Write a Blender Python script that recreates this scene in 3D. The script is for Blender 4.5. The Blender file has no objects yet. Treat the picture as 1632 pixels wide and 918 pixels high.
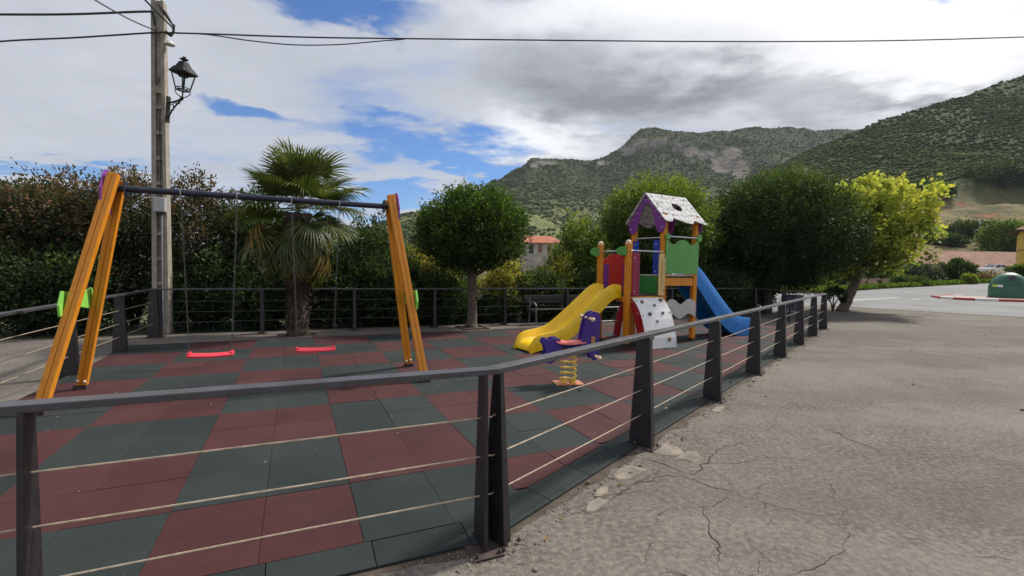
import bpy, math, random
import numpy as np
from mathutils import Vector, Matrix, noise as mnoise

random.seed(7)
RNG = np.random.default_rng(7)
SC = bpy.context.scene
COL = SC.collection
PI = math.pi
rad = math.radians

# ------------------------------------------------------------------ camera
EYE = 1.508                       # eye height over the concrete
FPX = 763.0                       # focal length in pixels of the 1632 px wide photograph
PITCH, ROLL = math.atan(32 / FPX), math.atan(0.0182)
_fw = Vector((0, math.cos(PITCH), -math.sin(PITCH)))
_up0 = Vector((0, math.sin(PITCH), math.cos(PITCH)))
_r0 = Vector((1, 0, 0))
_rt = _r0 * math.cos(ROLL) + _up0 * math.sin(ROLL)
_up = _up0 * math.cos(ROLL) - _r0 * math.sin(ROLL)
cam_d = bpy.data.cameras.new('camera')
cam_d.sensor_width = 36.0
cam_d.lens = FPX / 1632 * 36.0
cam_d.clip_start, cam_d.clip_end = 0.05, 9000
cam = bpy.data.objects.new('camera', cam_d)
COL.objects.link(cam)
m3 = Matrix((_rt, _up, -_fw)).transposed()
cam.matrix_world = Matrix.Translation((0, 0, EYE)) @ m3.to_4x4()
SC.camera = cam


def ray(px, py):
    return _fw + _rt * ((px - 816) / FPX) + _up * ((459 - py) / FPX)


def G(px, py, z=0.0):
    """ground point that the photograph shows at a pixel"""
    d = ray(px, py)
    t = (z - EYE) / d.z
    return Vector((d.x * t, d.y * t, z))


def at(px, py, Y):
    """point at distance Y ahead that the photograph shows at a pixel"""
    d = ray(px, py)
    t = Y / d.y
    return Vector((d.x * t, Y, EYE + d.z * t))


# ------------------------------------------------------------------ render settings, exposure
SC.render.engine = 'CYCLES'
SC.cycles.use_denoising = True
try:
    SC.cycles.denoiser = 'OPENIMAGEDENOISE'
except Exception:
    pass
SC.cycles.use_adaptive_sampling = True
SC.cycles.adaptive_threshold = 0.02
SC.cycles.max_bounces = 5
SC.cycles.diffuse_bounces = 2
SC.cycles.glossy_bounces = 2
SC.cycles.transmission_bounces = 4
SC.cycles.transparent_max_bounces = 6
SC.cycles.sample_clamp_indirect = 6
SC.view_settings.view_transform = 'Standard'
SC.view_settings.look = 'None'
SC.view_settings.exposure = 0.50
SC.view_settings.gamma = 1.0
SC.view_settings.use_curve_mapping = False


# ------------------------------------------------------------------ node helper
class NT:
    def __init__(self, tree):
        self.t = tree
        self.n = tree.nodes
        self.l = tree.links

    def node(self, typ, **kw):
        n = self.n.new(typ)
        for k, v in kw.items():
            if k.startswith('i_'):
                n.inputs[int(k[2:]) if k[2:].isdigit() else k[2:].replace('_', ' ')].default_value = v
            else:
                setattr(n, k, v)
        return n

    def link(self, a, b):
        self.l.new(a, b)

    def put(self, sock, v):
        if isinstance(v, bpy.types.NodeSocket):
            self.l.new(v, sock)
        elif isinstance(v, (tuple, list)) and len(v) == 3 and sock.type == 'RGBA':
            sock.default_value = (*v, 1)
        else:
            sock.default_value = v

    def math(self, op, a, b=0.0, c=None, clamp=False):
        n = self.n.new('ShaderNodeMath')
        n.operation = op
        n.use_clamp = clamp
        self.put(n.inputs[0], a)
        self.put(n.inputs[1], b)
        if c is not None:
            self.put(n.inputs[2], c)
        return n.outputs[0]

    def mix(self, f, a, b, blend='MIX'):
        n = self.n.new('ShaderNodeMix')
        n.data_type = 'RGBA'
        n.blend_type = blend
        self.put(n.inputs[0], f)
        self.put(n.inputs[6], a)
        self.put(n.inputs[7], b)
        return n.outputs[2]

    def smooth(self, v, lo, hi, a=0.0, b=1.0):
        n = self.n.new('ShaderNodeMapRange')
        n.interpolation_type = 'SMOOTHSTEP'
        self.put(n.inputs[0], v)
        n.inputs[1].default_value = lo
        n.inputs[2].default_value = hi
        n.inputs[3].default_value = a
        n.inputs[4].default_value = b
        return n.outputs[0]

    def noise(self, vec, scale, detail=4, rough=0.55, dist=0.0, out=0):
        n = self.n.new('ShaderNodeTexNoise')
        if vec is not None:
            self.put(n.inputs['Vector'], vec)
        n.inputs['Scale'].default_value = scale
        n.inputs['Detail'].default_value = detail
        n.inputs['Roughness'].default_value = rough
        n.inputs['Distortion'].default_value = dist
        return n.outputs[out]

    def vec(self, op, a, b=(0, 0, 0)):
        n = self.n.new('ShaderNodeVectorMath')
        n.operation = op
        self.put(n.inputs[0], a)
        self.put(n.inputs[1], b)
        return n.outputs[1] if op in ('DOT_PRODUCT', 'LENGTH', 'DISTANCE') else n.outputs[0]


# ------------------------------------------------------------------ sun and sky
SUN_AZ, SUN_EL = rad(52), rad(48)         # ahead and to the right, behind thin cloud
sun_dir = Vector((math.sin(SUN_AZ) * math.cos(SUN_EL), math.cos(SUN_AZ) * math.cos(SUN_EL), math.sin(SUN_EL)))
sd = bpy.data.lights.new('sun', 'SUN')
sd.energy = 3.0
sd.angle = rad(6.0)
sd.color = (1.0, 0.95, 0.87)
sun = bpy.data.objects.new('sun', sd)
sun.rotation_euler = sun_dir.to_track_quat('Z', 'Y').to_euler()
sun.location = (0, 0, 60)
COL.objects.link(sun)

world = bpy.data.worlds.new('World')
SC.world = world
world.use_nodes = True
W = NT(world.node_tree)
W.n.clear()
w_out = W.node('ShaderNodeOutputWorld')
w_bg = W.node('ShaderNodeBackground')
w_bg.inputs[1].default_value = 0.1
W.link(w_bg.outputs[0], w_out.inputs[0])
w_sky = W.node('ShaderNodeTexSky')
w_sky.sky_type = 'NISHITA'
w_sky.sun_disc = False
w_sky.sun_elevation = SUN_EL
w_sky.sun_rotation = SUN_AZ
w_sky.altitude = 600
w_sky.air_density = 1.0
w_sky.dust_density = 0.4
w_sky.ozone_density = 2.5
w_tc = W.node('ShaderNodeTexCoord')
w_dir = w_tc.outputs['Generated']
w_sep = W.node('ShaderNodeSeparateXYZ')
W.link(w_dir, w_sep.inputs[0])
dx, dy, dz = w_sep.outputs
# cloud deck: directions projected on a plane overhead, so the streaks converge to the horizon
zc = W.math('MAXIMUM', W.math('ADD', dz, 0.06), 0.03)
comb = W.node('ShaderNodeCombineXYZ')
W.link(W.math('DIVIDE', dx, zc), comb.inputs[0])
W.link(W.math('DIVIDE', dy, zc), comb.inputs[1])
deck = comb.outputs[0]
mp = W.node('ShaderNodeMapping')
mp.inputs['Rotation'].default_value = (0, 0, rad(28))
mp.inputs['Scale'].default_value = (0.55, 1.25, 1)
W.link(deck, mp.inputs[0])
streak = mp.outputs[0]
n_big = W.noise(streak, 0.62, 7, 0.60, 0.5)
n_mid = W.noise(deck, 1.7, 8, 0.62, 0.3)
n_fine = W.noise(streak, 3.2, 6, 0.65, 0.4)
# warped direction for the large masses
warp = W.vec('SCALE', W.vec('SUBTRACT', W.noise(deck, 1.1, 6, 0.6, 0.0, 1), (0.5, 0.5, 0.5)), (0, 0, 0))
warp.node.inputs['Scale'].default_value = 0.30
wd = W.vec('ADD', w_dir, warp)
s2 = W.node('ShaderNodeSeparateXYZ')
W.link(wd, s2.inputs[0])
yy = W.math('MAXIMUM', s2.outputs[1], 0.05)
pu = W.math('DIVIDE', s2.outputs[0], yy)
pv = W.math('DIVIDE', s2.outputs[2], yy)
front = W.smooth(s2.outputs[1], 0.05, 0.3)


def blob(px, py, rx, ry, tilt=0.0, soft=0.0):
    """soft elliptical patch of sky around the direction seen at a pixel (1 in its middle)"""
    d = ray(px, py)
    u0, v0 = d.x / d.y, d.z / d.y
    a = W.math('SUBTRACT', pu, u0)
    b = W.math('SUBTRACT', pv, v0)
    c, s = math.cos(tilt), math.sin(tilt)
    a2 = W.math('ADD', W.math('MULTIPLY', a, c * FPX / rx), W.math('MULTIPLY', b, s * FPX / rx))
    b2 = W.math('ADD', W.math('MULTIPLY', a, -s * FPX / ry), W.math('MULTIPLY', b, c * FPX / ry))
    r2 = W.math('SQRT', W.math('ADD', W.math('MULTIPLY', a2, a2), W.math('MULTIPLY', b2, b2)))
    return W.math('MULTIPLY', W.smooth(r2, soft, 1.0, 1.0, 0.0), front)


def total(vals):
    r = vals[0]
    for v in vals[1:]:
        r = W.math('ADD', r, v)
    return r


# blue gaps in the cloud deck
gaps = total([blob(540, 8, 210, 40, rad(-4)), blob(690, 236, 230, 52, rad(-6)), blob(780, 268, 110, 30, rad(-8)),
              blob(620, 330, 230, 40), blob(90, 282, 260, 40), 
              blob(1500, 10, 110, 30), blob(400, 192, 130, 34, rad(-14))])
cover = W.math('ADD', W.math('ADD', W.math('MULTIPLY', n_big, 0.95), W.math('MULTIPLY', n_mid, 0.45)), W.math('MULTIPLY', n_fine, 0.22))
cover = W.math('SUBTRACT', cover, W.math('MULTIPLY', gaps, 0.50))
cover = W.math('ADD', cover, W.math('MULTIPLY', total([blob(1000, 130, 420, 170), blob(1400, 60, 420, 160), blob(200, 130, 420, 140)]), 0.25))
cover = W.smooth(cover, 0.46, 0.86)
# grey undersides of the thick cloud, white where it is thin towards the sun
thick = total([blob(900, 140, 250, 95, rad(-24)), blob(1130, 165, 360, 62), blob(1420, 118, 300, 40, rad(6))])
thick = W.math('MULTIPLY', thick, W.math('ADD', 0.35, W.math('MULTIPLY', n_mid, 1.1)))
shade = W.math('ADD', W.math('MULTIPLY', thick, 0.85), W.math('MULTIPLY', W.smooth(n_mid, 0.35, 0.7), 0.22), clamp=True)
sdot = W.vec('DOT_PRODUCT', w_dir, tuple(sun_dir))
glow = W.smooth(sdot, 0.70, 1.0)
lit = W.mix(glow, (4.35, 4.6, 5.15), (10.5, 10.4, 10.1))
cl = W.mix(shade, lit, (2.0, 2.15, 2.45))
# wisps
cl = W.mix(W.math('MULTIPLY', W.math('MULTIPLY', W.smooth(n_fine, 0.40, 0.75), 0.35), W.math('SUBTRACT', 1.0, W.math('MULTIPLY', glow, 0.9))), cl, (3.2, 3.45, 3.95))
cl = W.mix(W.math('MULTIPLY', total([blob(1330, 45, 460, 80, rad(3)), blob(1000, 12, 380, 60), blob(1560, 75, 240, 50), blob(860, 225, 170, 45, rad(-16))]), 0.9, clamp=True), cl, (7.6, 7.7, 7.9))
blue = W.mix(1.0, w_sky.outputs[0], (0.42, 0.64, 0.92), 'MULTIPLY')
W.link(W.mix(cover, blue, cl), w_bg.inputs[0])


# ------------------------------------------------------------------ object helpers
def prop(o, label=None, cat=None, group=None, kind=None):
    if label:
        o['label'] = label
    if cat:
        o['category'] = cat
    if group:
        o['group'] = group
    if kind:
        o['kind'] = kind
    return o


def empty(name, loc=(0, 0, 0), label=None, cat=None, group=None, rz=0.0):
    o = bpy.data.objects.new(name, None)
    o.empty_display_size = 0.2
    o.location = loc
    o.rotation_euler = (0, 0, rz)
    COL.objects.link(o)
    return prop(o, label, cat, group)


def place(name, mesh, parent=None, loc=(0, 0, 0), rz=0.0, bevel=0.0):
    o = bpy.data.objects.new(name, mesh)
    o.location = loc
    o.rotation_euler = (0, 0, rz)
    o.parent = parent
    COL.objects.link(o)
    if bevel:
        b = o.modifiers.new('bevel', 'BEVEL')
        b.width = bevel
        b.segments = 2
        b.limit_method = 'ANGLE'
        b.angle_limit = rad(35)
    return o


def npmesh(name, verts, faces, mat=None, smooth=False, cols=None):
    """verts (n,3), faces (m,k) of one size"""
    verts = np.asarray(verts, np.float32)
    faces = np.asarray(faces, np.int32)
    me = bpy.data.meshes.new(name)
    nf, k = faces.shape
    me.vertices.add(len(verts))
    me.vertices.foreach_set('co', verts.ravel())
    me.loops.add(nf * k)
    me.loops.foreach_set('vertex_index', faces.ravel())
    me.polygons.add(nf)
    me.polygons.foreach_set('loop_start', np.arange(0, nf * k, k, dtype=np.int32))
    if cols is not None:
        a = me.attributes.new('tint', 'FLOAT', 'POINT')
        a.data.foreach_set('value', np.asarray(cols, np.float32))
    me.update(calc_edges=True)
    if smooth:
        me.polygons.foreach_set('use_smooth', np.ones(nf, bool))
    if mat:
        me.materials.append(mat)
    return me


class MB:
    def __init__(self):
        self.v = []
        self.f = []

    def add(self, vs, fs):
        b = len(self.v)
        self.v += [tuple(p) for p in vs]
        self.f += [tuple(b + i for i in f) for f in fs]
        return self

    def hexa(self, p):
        """8 points: bottom ring 0-3, top ring 4-7"""
        return self.add(p, [(3, 2, 1, 0), (4, 5, 6, 7), (0, 1, 5, 4), (1, 2, 6, 5), (2, 3, 7, 6), (3, 0, 4, 7)])

    def box(self, c, s, rz=0.0):
        x, y, z = s[0] / 2, s[1] / 2, s[2] / 2
        cs, sn = math.cos(rz), math.sin(rz)
        p = []
        for dz_ in (-z, z):
            for a, b in ((-x, -y), (x, -y), (x, y), (-x, y)):
                p.append((c[0] + a * cs - b * sn, c[1] + a * sn + b * cs, c[2] + dz_))
        return self.hexa(p)

    def taper(self, c0, s0, c1, s1, rz=0.0):
        cs, sn = math.cos(rz), math.sin(rz)
        p = []
        for c, s in ((c0, s0), (c1, s1)):
            for a, b in ((-s[0] / 2, -s[1] / 2), (s[0] / 2, -s[1] / 2), (s[0] / 2, s[1] / 2), (-s[0] / 2, s[1] / 2)):
                p.append((c[0] + a * cs - b * sn, c[1] + a * sn + b * cs, c[2]))
        return self.hexa(p)

    def beam(self, a, b, w, h, side=None):
        """bar of section w (sideways) x h (upwards) from a to b"""
        a, b = Vector(a), Vector(b)
        d = (b - a).normalized()
        s = Vector(side) if side is not None else d.cross(Vector((0, 0, 1)))
        if s.length < 1e-4:
            s = Vector((1, 0, 0))
        s = (s - d * s.dot(d)).normalized()
        u = s.cross(d).normalized()
        p = []
        for e in (a, b):
            for i, j in ((-1, -1), (1, -1), (1, 1), (-1, 1)):
                p.append(e + s * (i * w / 2) + u * (j * h / 2))
        return self.add(p, [(3, 2, 1, 0), (4, 5, 6, 7), (0, 1, 5, 4), (1, 2, 6, 5), (2, 3, 7, 6), (3, 0, 4, 7)])

    def tube(self, pts, r, n=8, cap=True):
        pts = [Vector(p) for p in pts]
        rs = r if isinstance(r, (list, tuple)) else [r] * len(pts)
        ring = []
        prev = None
        for i, p in enumerate(pts):
            d = (pts[min(i + 1, len(pts) - 1)] - pts[max(i - 1, 0)])
            d = d.normalized() if d.length > 1e-9 else Vector((0, 0, 1))
            if prev is None:
                s = d.cross(Vector((0, 0, 1)))
                if s.length < 1e-3:
                    s = d.cross(Vector((1, 0, 0)))
            else:
                s = prev - d * prev.dot(d)
            s.normalize()
            prev = s
            u = s.cross(d)
            ring.append([p + (s * math.cos(2 * PI * k / n) + u * math.sin(2 * PI * k / n)) * rs[i] for k in range(n)])
        vs = [q for rg in ring for q in rg]
        fs = []
        for i in range(len(pts) - 1):
            for k in range(n):
                a, b = i * n + k, i * n + (k + 1) % n
                fs.append((a, a + n, b + n, b))
        if cap:
            fs.append(tuple(range(n)))
            fs.append(tuple(reversed(range(len(vs) - n, len(vs)))))
        return self.add(vs, fs)

    def lathe(self, c, prof, n=16, axis='z'):
        vs, fs = [], []
        for r, h in prof:
            for k in range(n):
                a = 2 * PI * k / n
                if axis == 'z':
                    vs.append((c[0] + r * math.cos(a), c[1] + r * math.sin(a), c[2] + h))
                elif axis == 'y':
                    vs.append((c[0] + r * math.cos(a), c[1] + h, c[2] - r * math.sin(a)))
                else:
                    vs.append((c[0] + h, c[1] + r * math.cos(a), c[2] + r * math.sin(a)))
        for i in range(len(prof) - 1):
            for k in range(n):
                a, b = i * n + k, i * n + (k + 1) % n
                fs.append((a, b, b + n, a + n))
        fs.append(tuple(reversed(range(n))))
        fs.append(tuple(range(len(vs) - n, len(vs))))
        return self.add(vs, fs)

    def prism(self, outline, o, ex, ey, th):
        """outline (2D list, counter-clockwise) in the plane o + a*ex + b*ey, thickness th along ex x ey, centred"""
        o, ex, ey = Vector(o), Vector(ex), Vector(ey)
        n = ex.cross(ey).normalized()
        vs = []
        for s in (-0.5, 0.5):
            for a, b in outline:
                vs.append(o + ex * a + ey * b + n * (s * th))
        k = len(outline)
        fs = [tuple(reversed(range(k))), tuple(range(k, 2 * k))]
        for i in range(k):
            j = (i + 1) % k
            fs.append((i, j, j + k, i + k))
        return self.add(vs, fs)

    def ball(self, c, r, nu=8, nv=6):
        rx, ry, rz_ = (r, r, r) if not isinstance(r, (tuple, list)) else r
        vs = [(c[0], c[1], c[2] - rz_)]
        for j in range(1, nv):
            t = PI * j / nv
            for k in range(nu):
                a = 2 * PI * k / nu
                vs.append((c[0] + rx * math.sin(t) * math.cos(a), c[1] + ry * math.sin(t) * math.sin(a), c[2] - rz_ * math.cos(t)))
        vs.append((c[0], c[1], c[2] + rz_))
        fs = []
        for k in range(nu):
            fs.append((0, 1 + (k + 1) % nu, 1 + k))
        for j in range(nv - 2):
            for k in range(nu):
                a, b = 1 + j * nu + k, 1 + j * nu + (k + 1) % nu
                fs.append((a, b, b + nu, a + nu))
        L = len(vs) - 1
        for k in range(nu):
            fs.append((L - nu + k, L - nu + (k + 1) % nu, L))
        return self.add(vs, fs)

    def loft(self, rows, close=False, cap=False):
        n = len(rows[0])
        vs = [p for r_ in rows for p in r_]
        fs = []
        for i in range(len(rows) - 1):
            for k in range(n if close else n - 1):
                a, b = i * n + k, i * n + (k + 1) % n
                fs.append((a, b, b + n, a + n))
        if cap:
            fs.append(tuple(reversed(range(n))))
            fs.append(tuple(range(len(vs) - n, len(vs))))
        return self.add(vs, fs)

    def mesh(self, name, mat, smooth=False):
        me = bpy.data.meshes.new(name)
        me.from_pydata(self.v, [], self.f)
        me.update()
        if smooth:
            me.polygons.foreach_set('use_smooth', np.ones(len(me.polygons), bool))
        if mat:
            me.materials.append(mat)
        return me

    def build(self, name, mat, parent=None, loc=(0, 0, 0), rz=0.0, bevel=0.0, smooth=False):
        o = place(name, self.mesh(name, mat, smooth), parent, loc, rz, bevel)
        if smooth and not bevel:
            try:
                o.data.set_sharp_from_angle(angle=rad(40))
            except Exception:
                pass
        return o


# ------------------------------------------------------------------ materials
def new_mat(name):
    m = bpy.data.materials.new(name)
    m.use_nodes = True
    t = NT(m.node_tree)
    b = m.node_tree.nodes['Principled BSDF']
    return m, t, b


def coords(t, which='Object'):
    return t.node('ShaderNodeTexCoord').outputs[which]


def bump(t, b, h, strength=0.3, dist=0.01):
    n = t.node('ShaderNodeBump')
    n.inputs['Strength'].default_value = strength
    n.inputs['Distance'].default_value = dist
    t.link(h, n.inputs['Height'])
    t.link(n.outputs[0], b.inputs['Normal'])
    return n


def paint(name, col, rough=0.45, var=0.12, scale=6.0, bumpy=0.0, bscale=150.0, metal=0.0, dirt=0.0, spec=0.5, world_=False, dcol=None):
    m, t, b = new_mat(name)
    if world_:
        c = t.node('ShaderNodeNewGeometry').outputs['Position']
    else:
        c = coords(t)
    n1 = t.noise(c, scale, 5, 0.6)
    lo = tuple(x * (1 - var) for x in col)
    hi = tuple(min(1, x * (1 + var)) for x in col)
    cc = t.mix(t.smooth(n1, 0.3, 0.7), lo, hi)
    if dirt:
        d = t.smooth(t.noise(c, scale * 3.3, 7, 0.7), 0.52, 0.75)
        cc = t.mix(t.math('MULTIPLY', d, dirt), cc, dcol or tuple(x * 0.45 + 0.03 for x in col))
    t.link(cc, b.inputs['Base Color'])
    t.link(t.smooth(t.noise(c, scale * 2, 4), 0.3, 0.7, rough - 0.07, rough + 0.1), b.inputs['Roughness'])
    b.inputs['Metallic'].default_value = metal
    b.inputs['Specular IOR Level'].default_value = spec
    if bumpy:
        bump(t, b, t.noise(c, bscale, 3, 0.6), bumpy, 0.004)
    return m


LEAF_GAIN = 1.35


def leaf_mat(name, stops, rough=0.5, trans=0.35, tcol=None, spec=0.35):
    """leaf colour picked leaf by leaf from the mesh attribute 'tint'"""
    m, t, b = new_mat(name)
    a = t.node('ShaderNodeAttribute', attribute_name='tint')
    r = t.node('ShaderNodeValToRGB')
    el = r.color_ramp.elements
    while len(el) < len(stops):
        el.new(0.5)
    for e, (p, c) in zip(el, stops):
        e.position = p
        e.color = (*(min(1, x * LEAF_GAIN) for x in c), 1)
    t.link(a.outputs['Fac'], r.inputs[0])
    t.link(r.outputs[0], b.inputs['Base Color'])
    b.inputs['Roughness'].default_value = rough
    b.inputs['Specular IOR Level'].default_value = spec
    tr = t.node('ShaderNodeBsdfTranslucent')
    t.link(t.mix(1.0, r.outputs[0], tcol or (1.2, 1.35, 0.5), 'MULTIPLY'), tr.inputs[0])
    mx = t.node('ShaderNodeMixShader')
    mx.inputs[0].default_value = trans
    t.link(b.outputs[0], mx.inputs[1])
    t.link(tr.outputs[0], mx.inputs[2])
    t.link(mx.outputs[0], m.node_tree.nodes['Material Output'].inputs[0])
    return m


# --- ground
def make_concrete():
    m, t, b = new_mat('worn concrete')
    c = coords(t)
    big = t.noise(c, 0.33, 6, 0.62, 0.4)
    mid = t.noise(c, 2.2, 7, 0.66, 0.2)
    fine = t.noise(c, 26, 5, 0.7)
    grit = t.node('ShaderNodeTexVoronoi')
    t.put(grit.inputs['Vector'], c)
    grit.inputs['Scale'].default_value = 55
    col = t.mix(t.smooth(big, 0.36, 0.62), (0.078, 0.069, 0.059), (0.142, 0.126, 0.108))
    col = t.mix(t.math('MULTIPLY', t.smooth(mid, 0.42, 0.68), 0.38), col, (0.215, 0.192, 0.166))
    col = t.mix(t.math('MULTIPLY', t.smooth(mid, 0.48, 0.28), 0.35), col, (0.090, 0.074, 0.058))
    col = t.mix(t.smooth(fine, 0.40, 0.70, 0.0, 0.55), col, (0.31, 0.268, 0.218))
    col = t.mix(t.smooth(fine, 0.50, 0.30, 0.0, 0.5), col, (0.085, 0.070, 0.056))
    mpc = t.node('ShaderNodeMapping')            # long soft bands where wheels and feet pass
    mpc.inputs['Rotation'].default_value = (0, 0, -math.atan2(0.775, 0.632))
    mpc.inputs['Scale'].default_value = (0.07, 0.55, 1)
    t.link(c, mpc.inputs[0])
    band = t.noise(mpc.outputs[0], 1.0, 4, 0.55, 0.3)
    col = t.mix(t.smooth(band, 0.52, 0.36, 0.0, 0.45), col, (0.085, 0.075, 0.065))
    col = t.mix(t.smooth(band, 0.52, 0.66, 0.0, 0.30), col, (0.21, 0.188, 0.162))
    speck = t.noise(c, 120, 2, 0.6)
    col = t.mix(t.smooth(speck, 0.62, 0.72, 0.0, 0.7), col, (0.36, 0.32, 0.265))
    col = t.mix(t.smooth(speck, 0.38, 0.29, 0.0, 0.65), col, (0.075, 0.062, 0.050))
    # exposed aggregate where the cement skin has gone
    wear = t.smooth(t.noise(c, 1.3, 5, 0.6), 0.50, 0.66)
    st = t.math('MULTIPLY', t.smooth(grit.outputs['Distance'], 0.36, 0.20), wear)
    sc_ = t.node('ShaderNodeSeparateColor')
    t.link(grit.outputs['Color'], sc_.inputs[0])
    stc = t.mix(sc_.outputs[0], (0.11, 0.098, 0.085), (0.40, 0.365, 0.31))
    col = t.mix(t.math('MULTIPLY', st, 0.75), col, stc)
    t.link(col, b.inputs['Base Color'])
    b.inputs['Roughness'].default_value = 0.92
    b.inputs['Specular IOR Level'].default_value = 0.25
    h = t.math('ADD', t.math('MULTIPLY', fine, 0.5), t.math('ADD', t.math('MULTIPLY', st, 0.5), t.math('MULTIPLY', mid, 1.2)))
    bump(t, b, h, 0.6, 0.010)
    return m


def make_rubber(name, lo, hi, speck):
    m, t, b = new_mat(name)
    oi = t.node('ShaderNodeObjectInfo')
    g = t.node('ShaderNodeNewGeometry').outputs['Position']
    n1 = t.noise(g, 1.7, 6, 0.65)
    col = t.mix(t.smooth(n1, 0.3, 0.7), lo, hi)
    col = t.mix(t.math('MULTIPLY', t.math('SUBTRACT', oi.outputs['Random'], 0.3), 0.36, clamp=True), col, speck)
    granule = t.noise(g, 170, 3, 0.7)
    col = t.mix(t.smooth(granule, 0.52, 0.75, 0.0, 0.5), col, speck)
    col = t.mix(t.smooth(granule, 0.46, 0.28, 0.0, 0.5), col, tuple(x * 0.4 for x in lo))
    dust = t.smooth(t.noise(g, 0.9, 8, 0.72, 0.6), 0.52, 0.74)
    col = t.mix(t.math('MULTIPLY', dust, 0.18), col, (0.11, 0.09, 0.08))
    t.link(col, b.inputs['Base Color'])
    b.inputs['Roughness'].default_value = 0.82
    b.inputs['Specular IOR Level'].default_value = 0.3
    bump(t, b, granule, 0.8, 0.004)
    return m


def make_asphalt():
    m, t, b = new_mat('grey asphalt')
    g = t.node('ShaderNodeNewGeometry').outputs['Position']
    n1 = t.noise(g, 0.25, 6, 0.6, 0.5)
    n2 = t.noise(g, 40, 3, 0.7)
    col = t.mix(t.smooth(n1, 0.3, 0.7), (0.105, 0.105, 0.105), (0.185, 0.183, 0.178))
    col = t.mix(t.smooth(n2, 0.3, 0.7, 0.0, 0.35), col, (0.24, 0.235, 0.225))
    t.link(col, b.inputs['Base Color'])
    b.inputs['Roughness'].default_value = 0.85
    bump(t, b, n2, 0.4, 0.006)
    return m


def make_earth():
    m, t, b = new_mat('dry grass and earth')
    g = t.node('ShaderNodeNewGeometry').outputs['Position']
    n1 = t.noise(g, 0.06, 7, 0.62, 0.6)
    n2 = t.noise(g, 0.9, 6, 0.7)
    col = t.mix(t.smooth(n1, 0.35, 0.65), (0.075, 0.085, 0.030), (0.17, 0.145, 0.075))
    col = t.mix(t.smooth(n2, 0.35, 0.7, 0.0, 0.7), col, (0.055, 0.075, 0.022))
    t.link(col, b.inputs['Base Color'])
    b.inputs['Roughness'].default_value = 0.95
    bump(t, b, n2, 0.8, 0.1)
    return m


def make_hill(name, greens, rock, rock_lo, rock_hi, soil=None, scale=0.02, sun_or_meadow=None):
    m, t, b = new_mat(name)
    geo = t.node('ShaderNodeNewGeometry')
    g = geo.outputs['Position']
    n1 = t.noise(g, scale * 0.35, 6, 0.6, 0.4)
    n2 = t.noise(g, scale * 4.0, 7, 0.7, 0.2)
    n3 = t.noise(g, scale * 14, 4, 0.7)
    col = t.mix(t.smooth(n1, 0.36, 0.64), greens[0], greens[1])
    col = t.mix(t.smooth(n2, 0.42, 0.62), col, greens[2])
    col = t.mix(t.smooth(n3, 0.48, 0.70, 0.0, 0.7), col, greens[3])
    if soil:
        col = t.mix(t.smooth(t.noise(g, scale * 1.6, 6, 0.6, 0.6), 0.56, 0.66, 0.0, 0.85), col, soil)
    if sun_or_meadow:                                # lower ground lightened: painted sunlight on the mountain, tan grass on the hillside
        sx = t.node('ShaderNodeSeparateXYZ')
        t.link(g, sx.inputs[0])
        zz = t.math('ADD', sx.outputs[2], t.math('MULTIPLY', t.math('SUBTRACT', n1, 0.5), sun_or_meadow[2]))
        mw = t.math('MULTIPLY', t.smooth(zz, sun_or_meadow[1], sun_or_meadow[0]), t.smooth(n2, 0.62, 0.42, 0.25, 1.0))
        col = t.mix(mw, col, sun_or_meadow[3])
    a = t.node('ShaderNodeAttribute', attribute_name='tint')
    rk = t.smooth(t.math('ADD', a.outputs['Fac'], t.math('MULTIPLY', t.math('SUBTRACT', n2, 0.5), 0.9)), rock_lo, rock_hi)
    mp_ = t.node('ShaderNodeMapping')
    mp_.inputs['Scale'].default_value = (1, 1, 0.35)
    t.link(g, mp_.inputs[0])
    rn = t.noise(mp_.outputs[0], scale * 9, 6, 0.7)
    rc = t.mix(t.smooth(rn, 0.36, 0.62), tuple(x * 0.30 for x in rock), rock)
    col = t.mix(rk, col, rc)
    t.link(col, b.inputs['Base Color'])
    b.inputs['Roughness'].default_value = 0.95
    b.inputs['Specular IOR Level'].default_value = 0.1
    bump(t, b, t.math('ADD', n2, t.math('MULTIPLY', n3, 0.6)), 0.7, 0.03 / scale)
    return m


def make_wood(name, lo, hi, rough=0.45, scale=(3, 3, 0.35)):
    m, t, b = new_mat(name)
    c = coords(t)
    mp_ = t.node('ShaderNodeMapping')
    mp_.inputs['Scale'].default_value = scale
    t.link(c, mp_.inputs[0])
    n1 = t.noise(mp_.outputs[0], 14, 6, 0.65, 1.2)
    n2 = t.noise(c, 2.5, 4, 0.6)
    col = t.mix(t.smooth(n1, 0.32, 0.68), lo, hi)
    col = t.mix(t.smooth(n2, 0.45, 0.75, 0.0, 0.35), col, tuple(x * 0.78 for x in lo))
    t.link(col, b.inputs['Base Color'])
    b.inputs['Roughness'].default_value = rough
    bump(t, b, n1, 0.15, 0.002)
    return m


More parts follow.
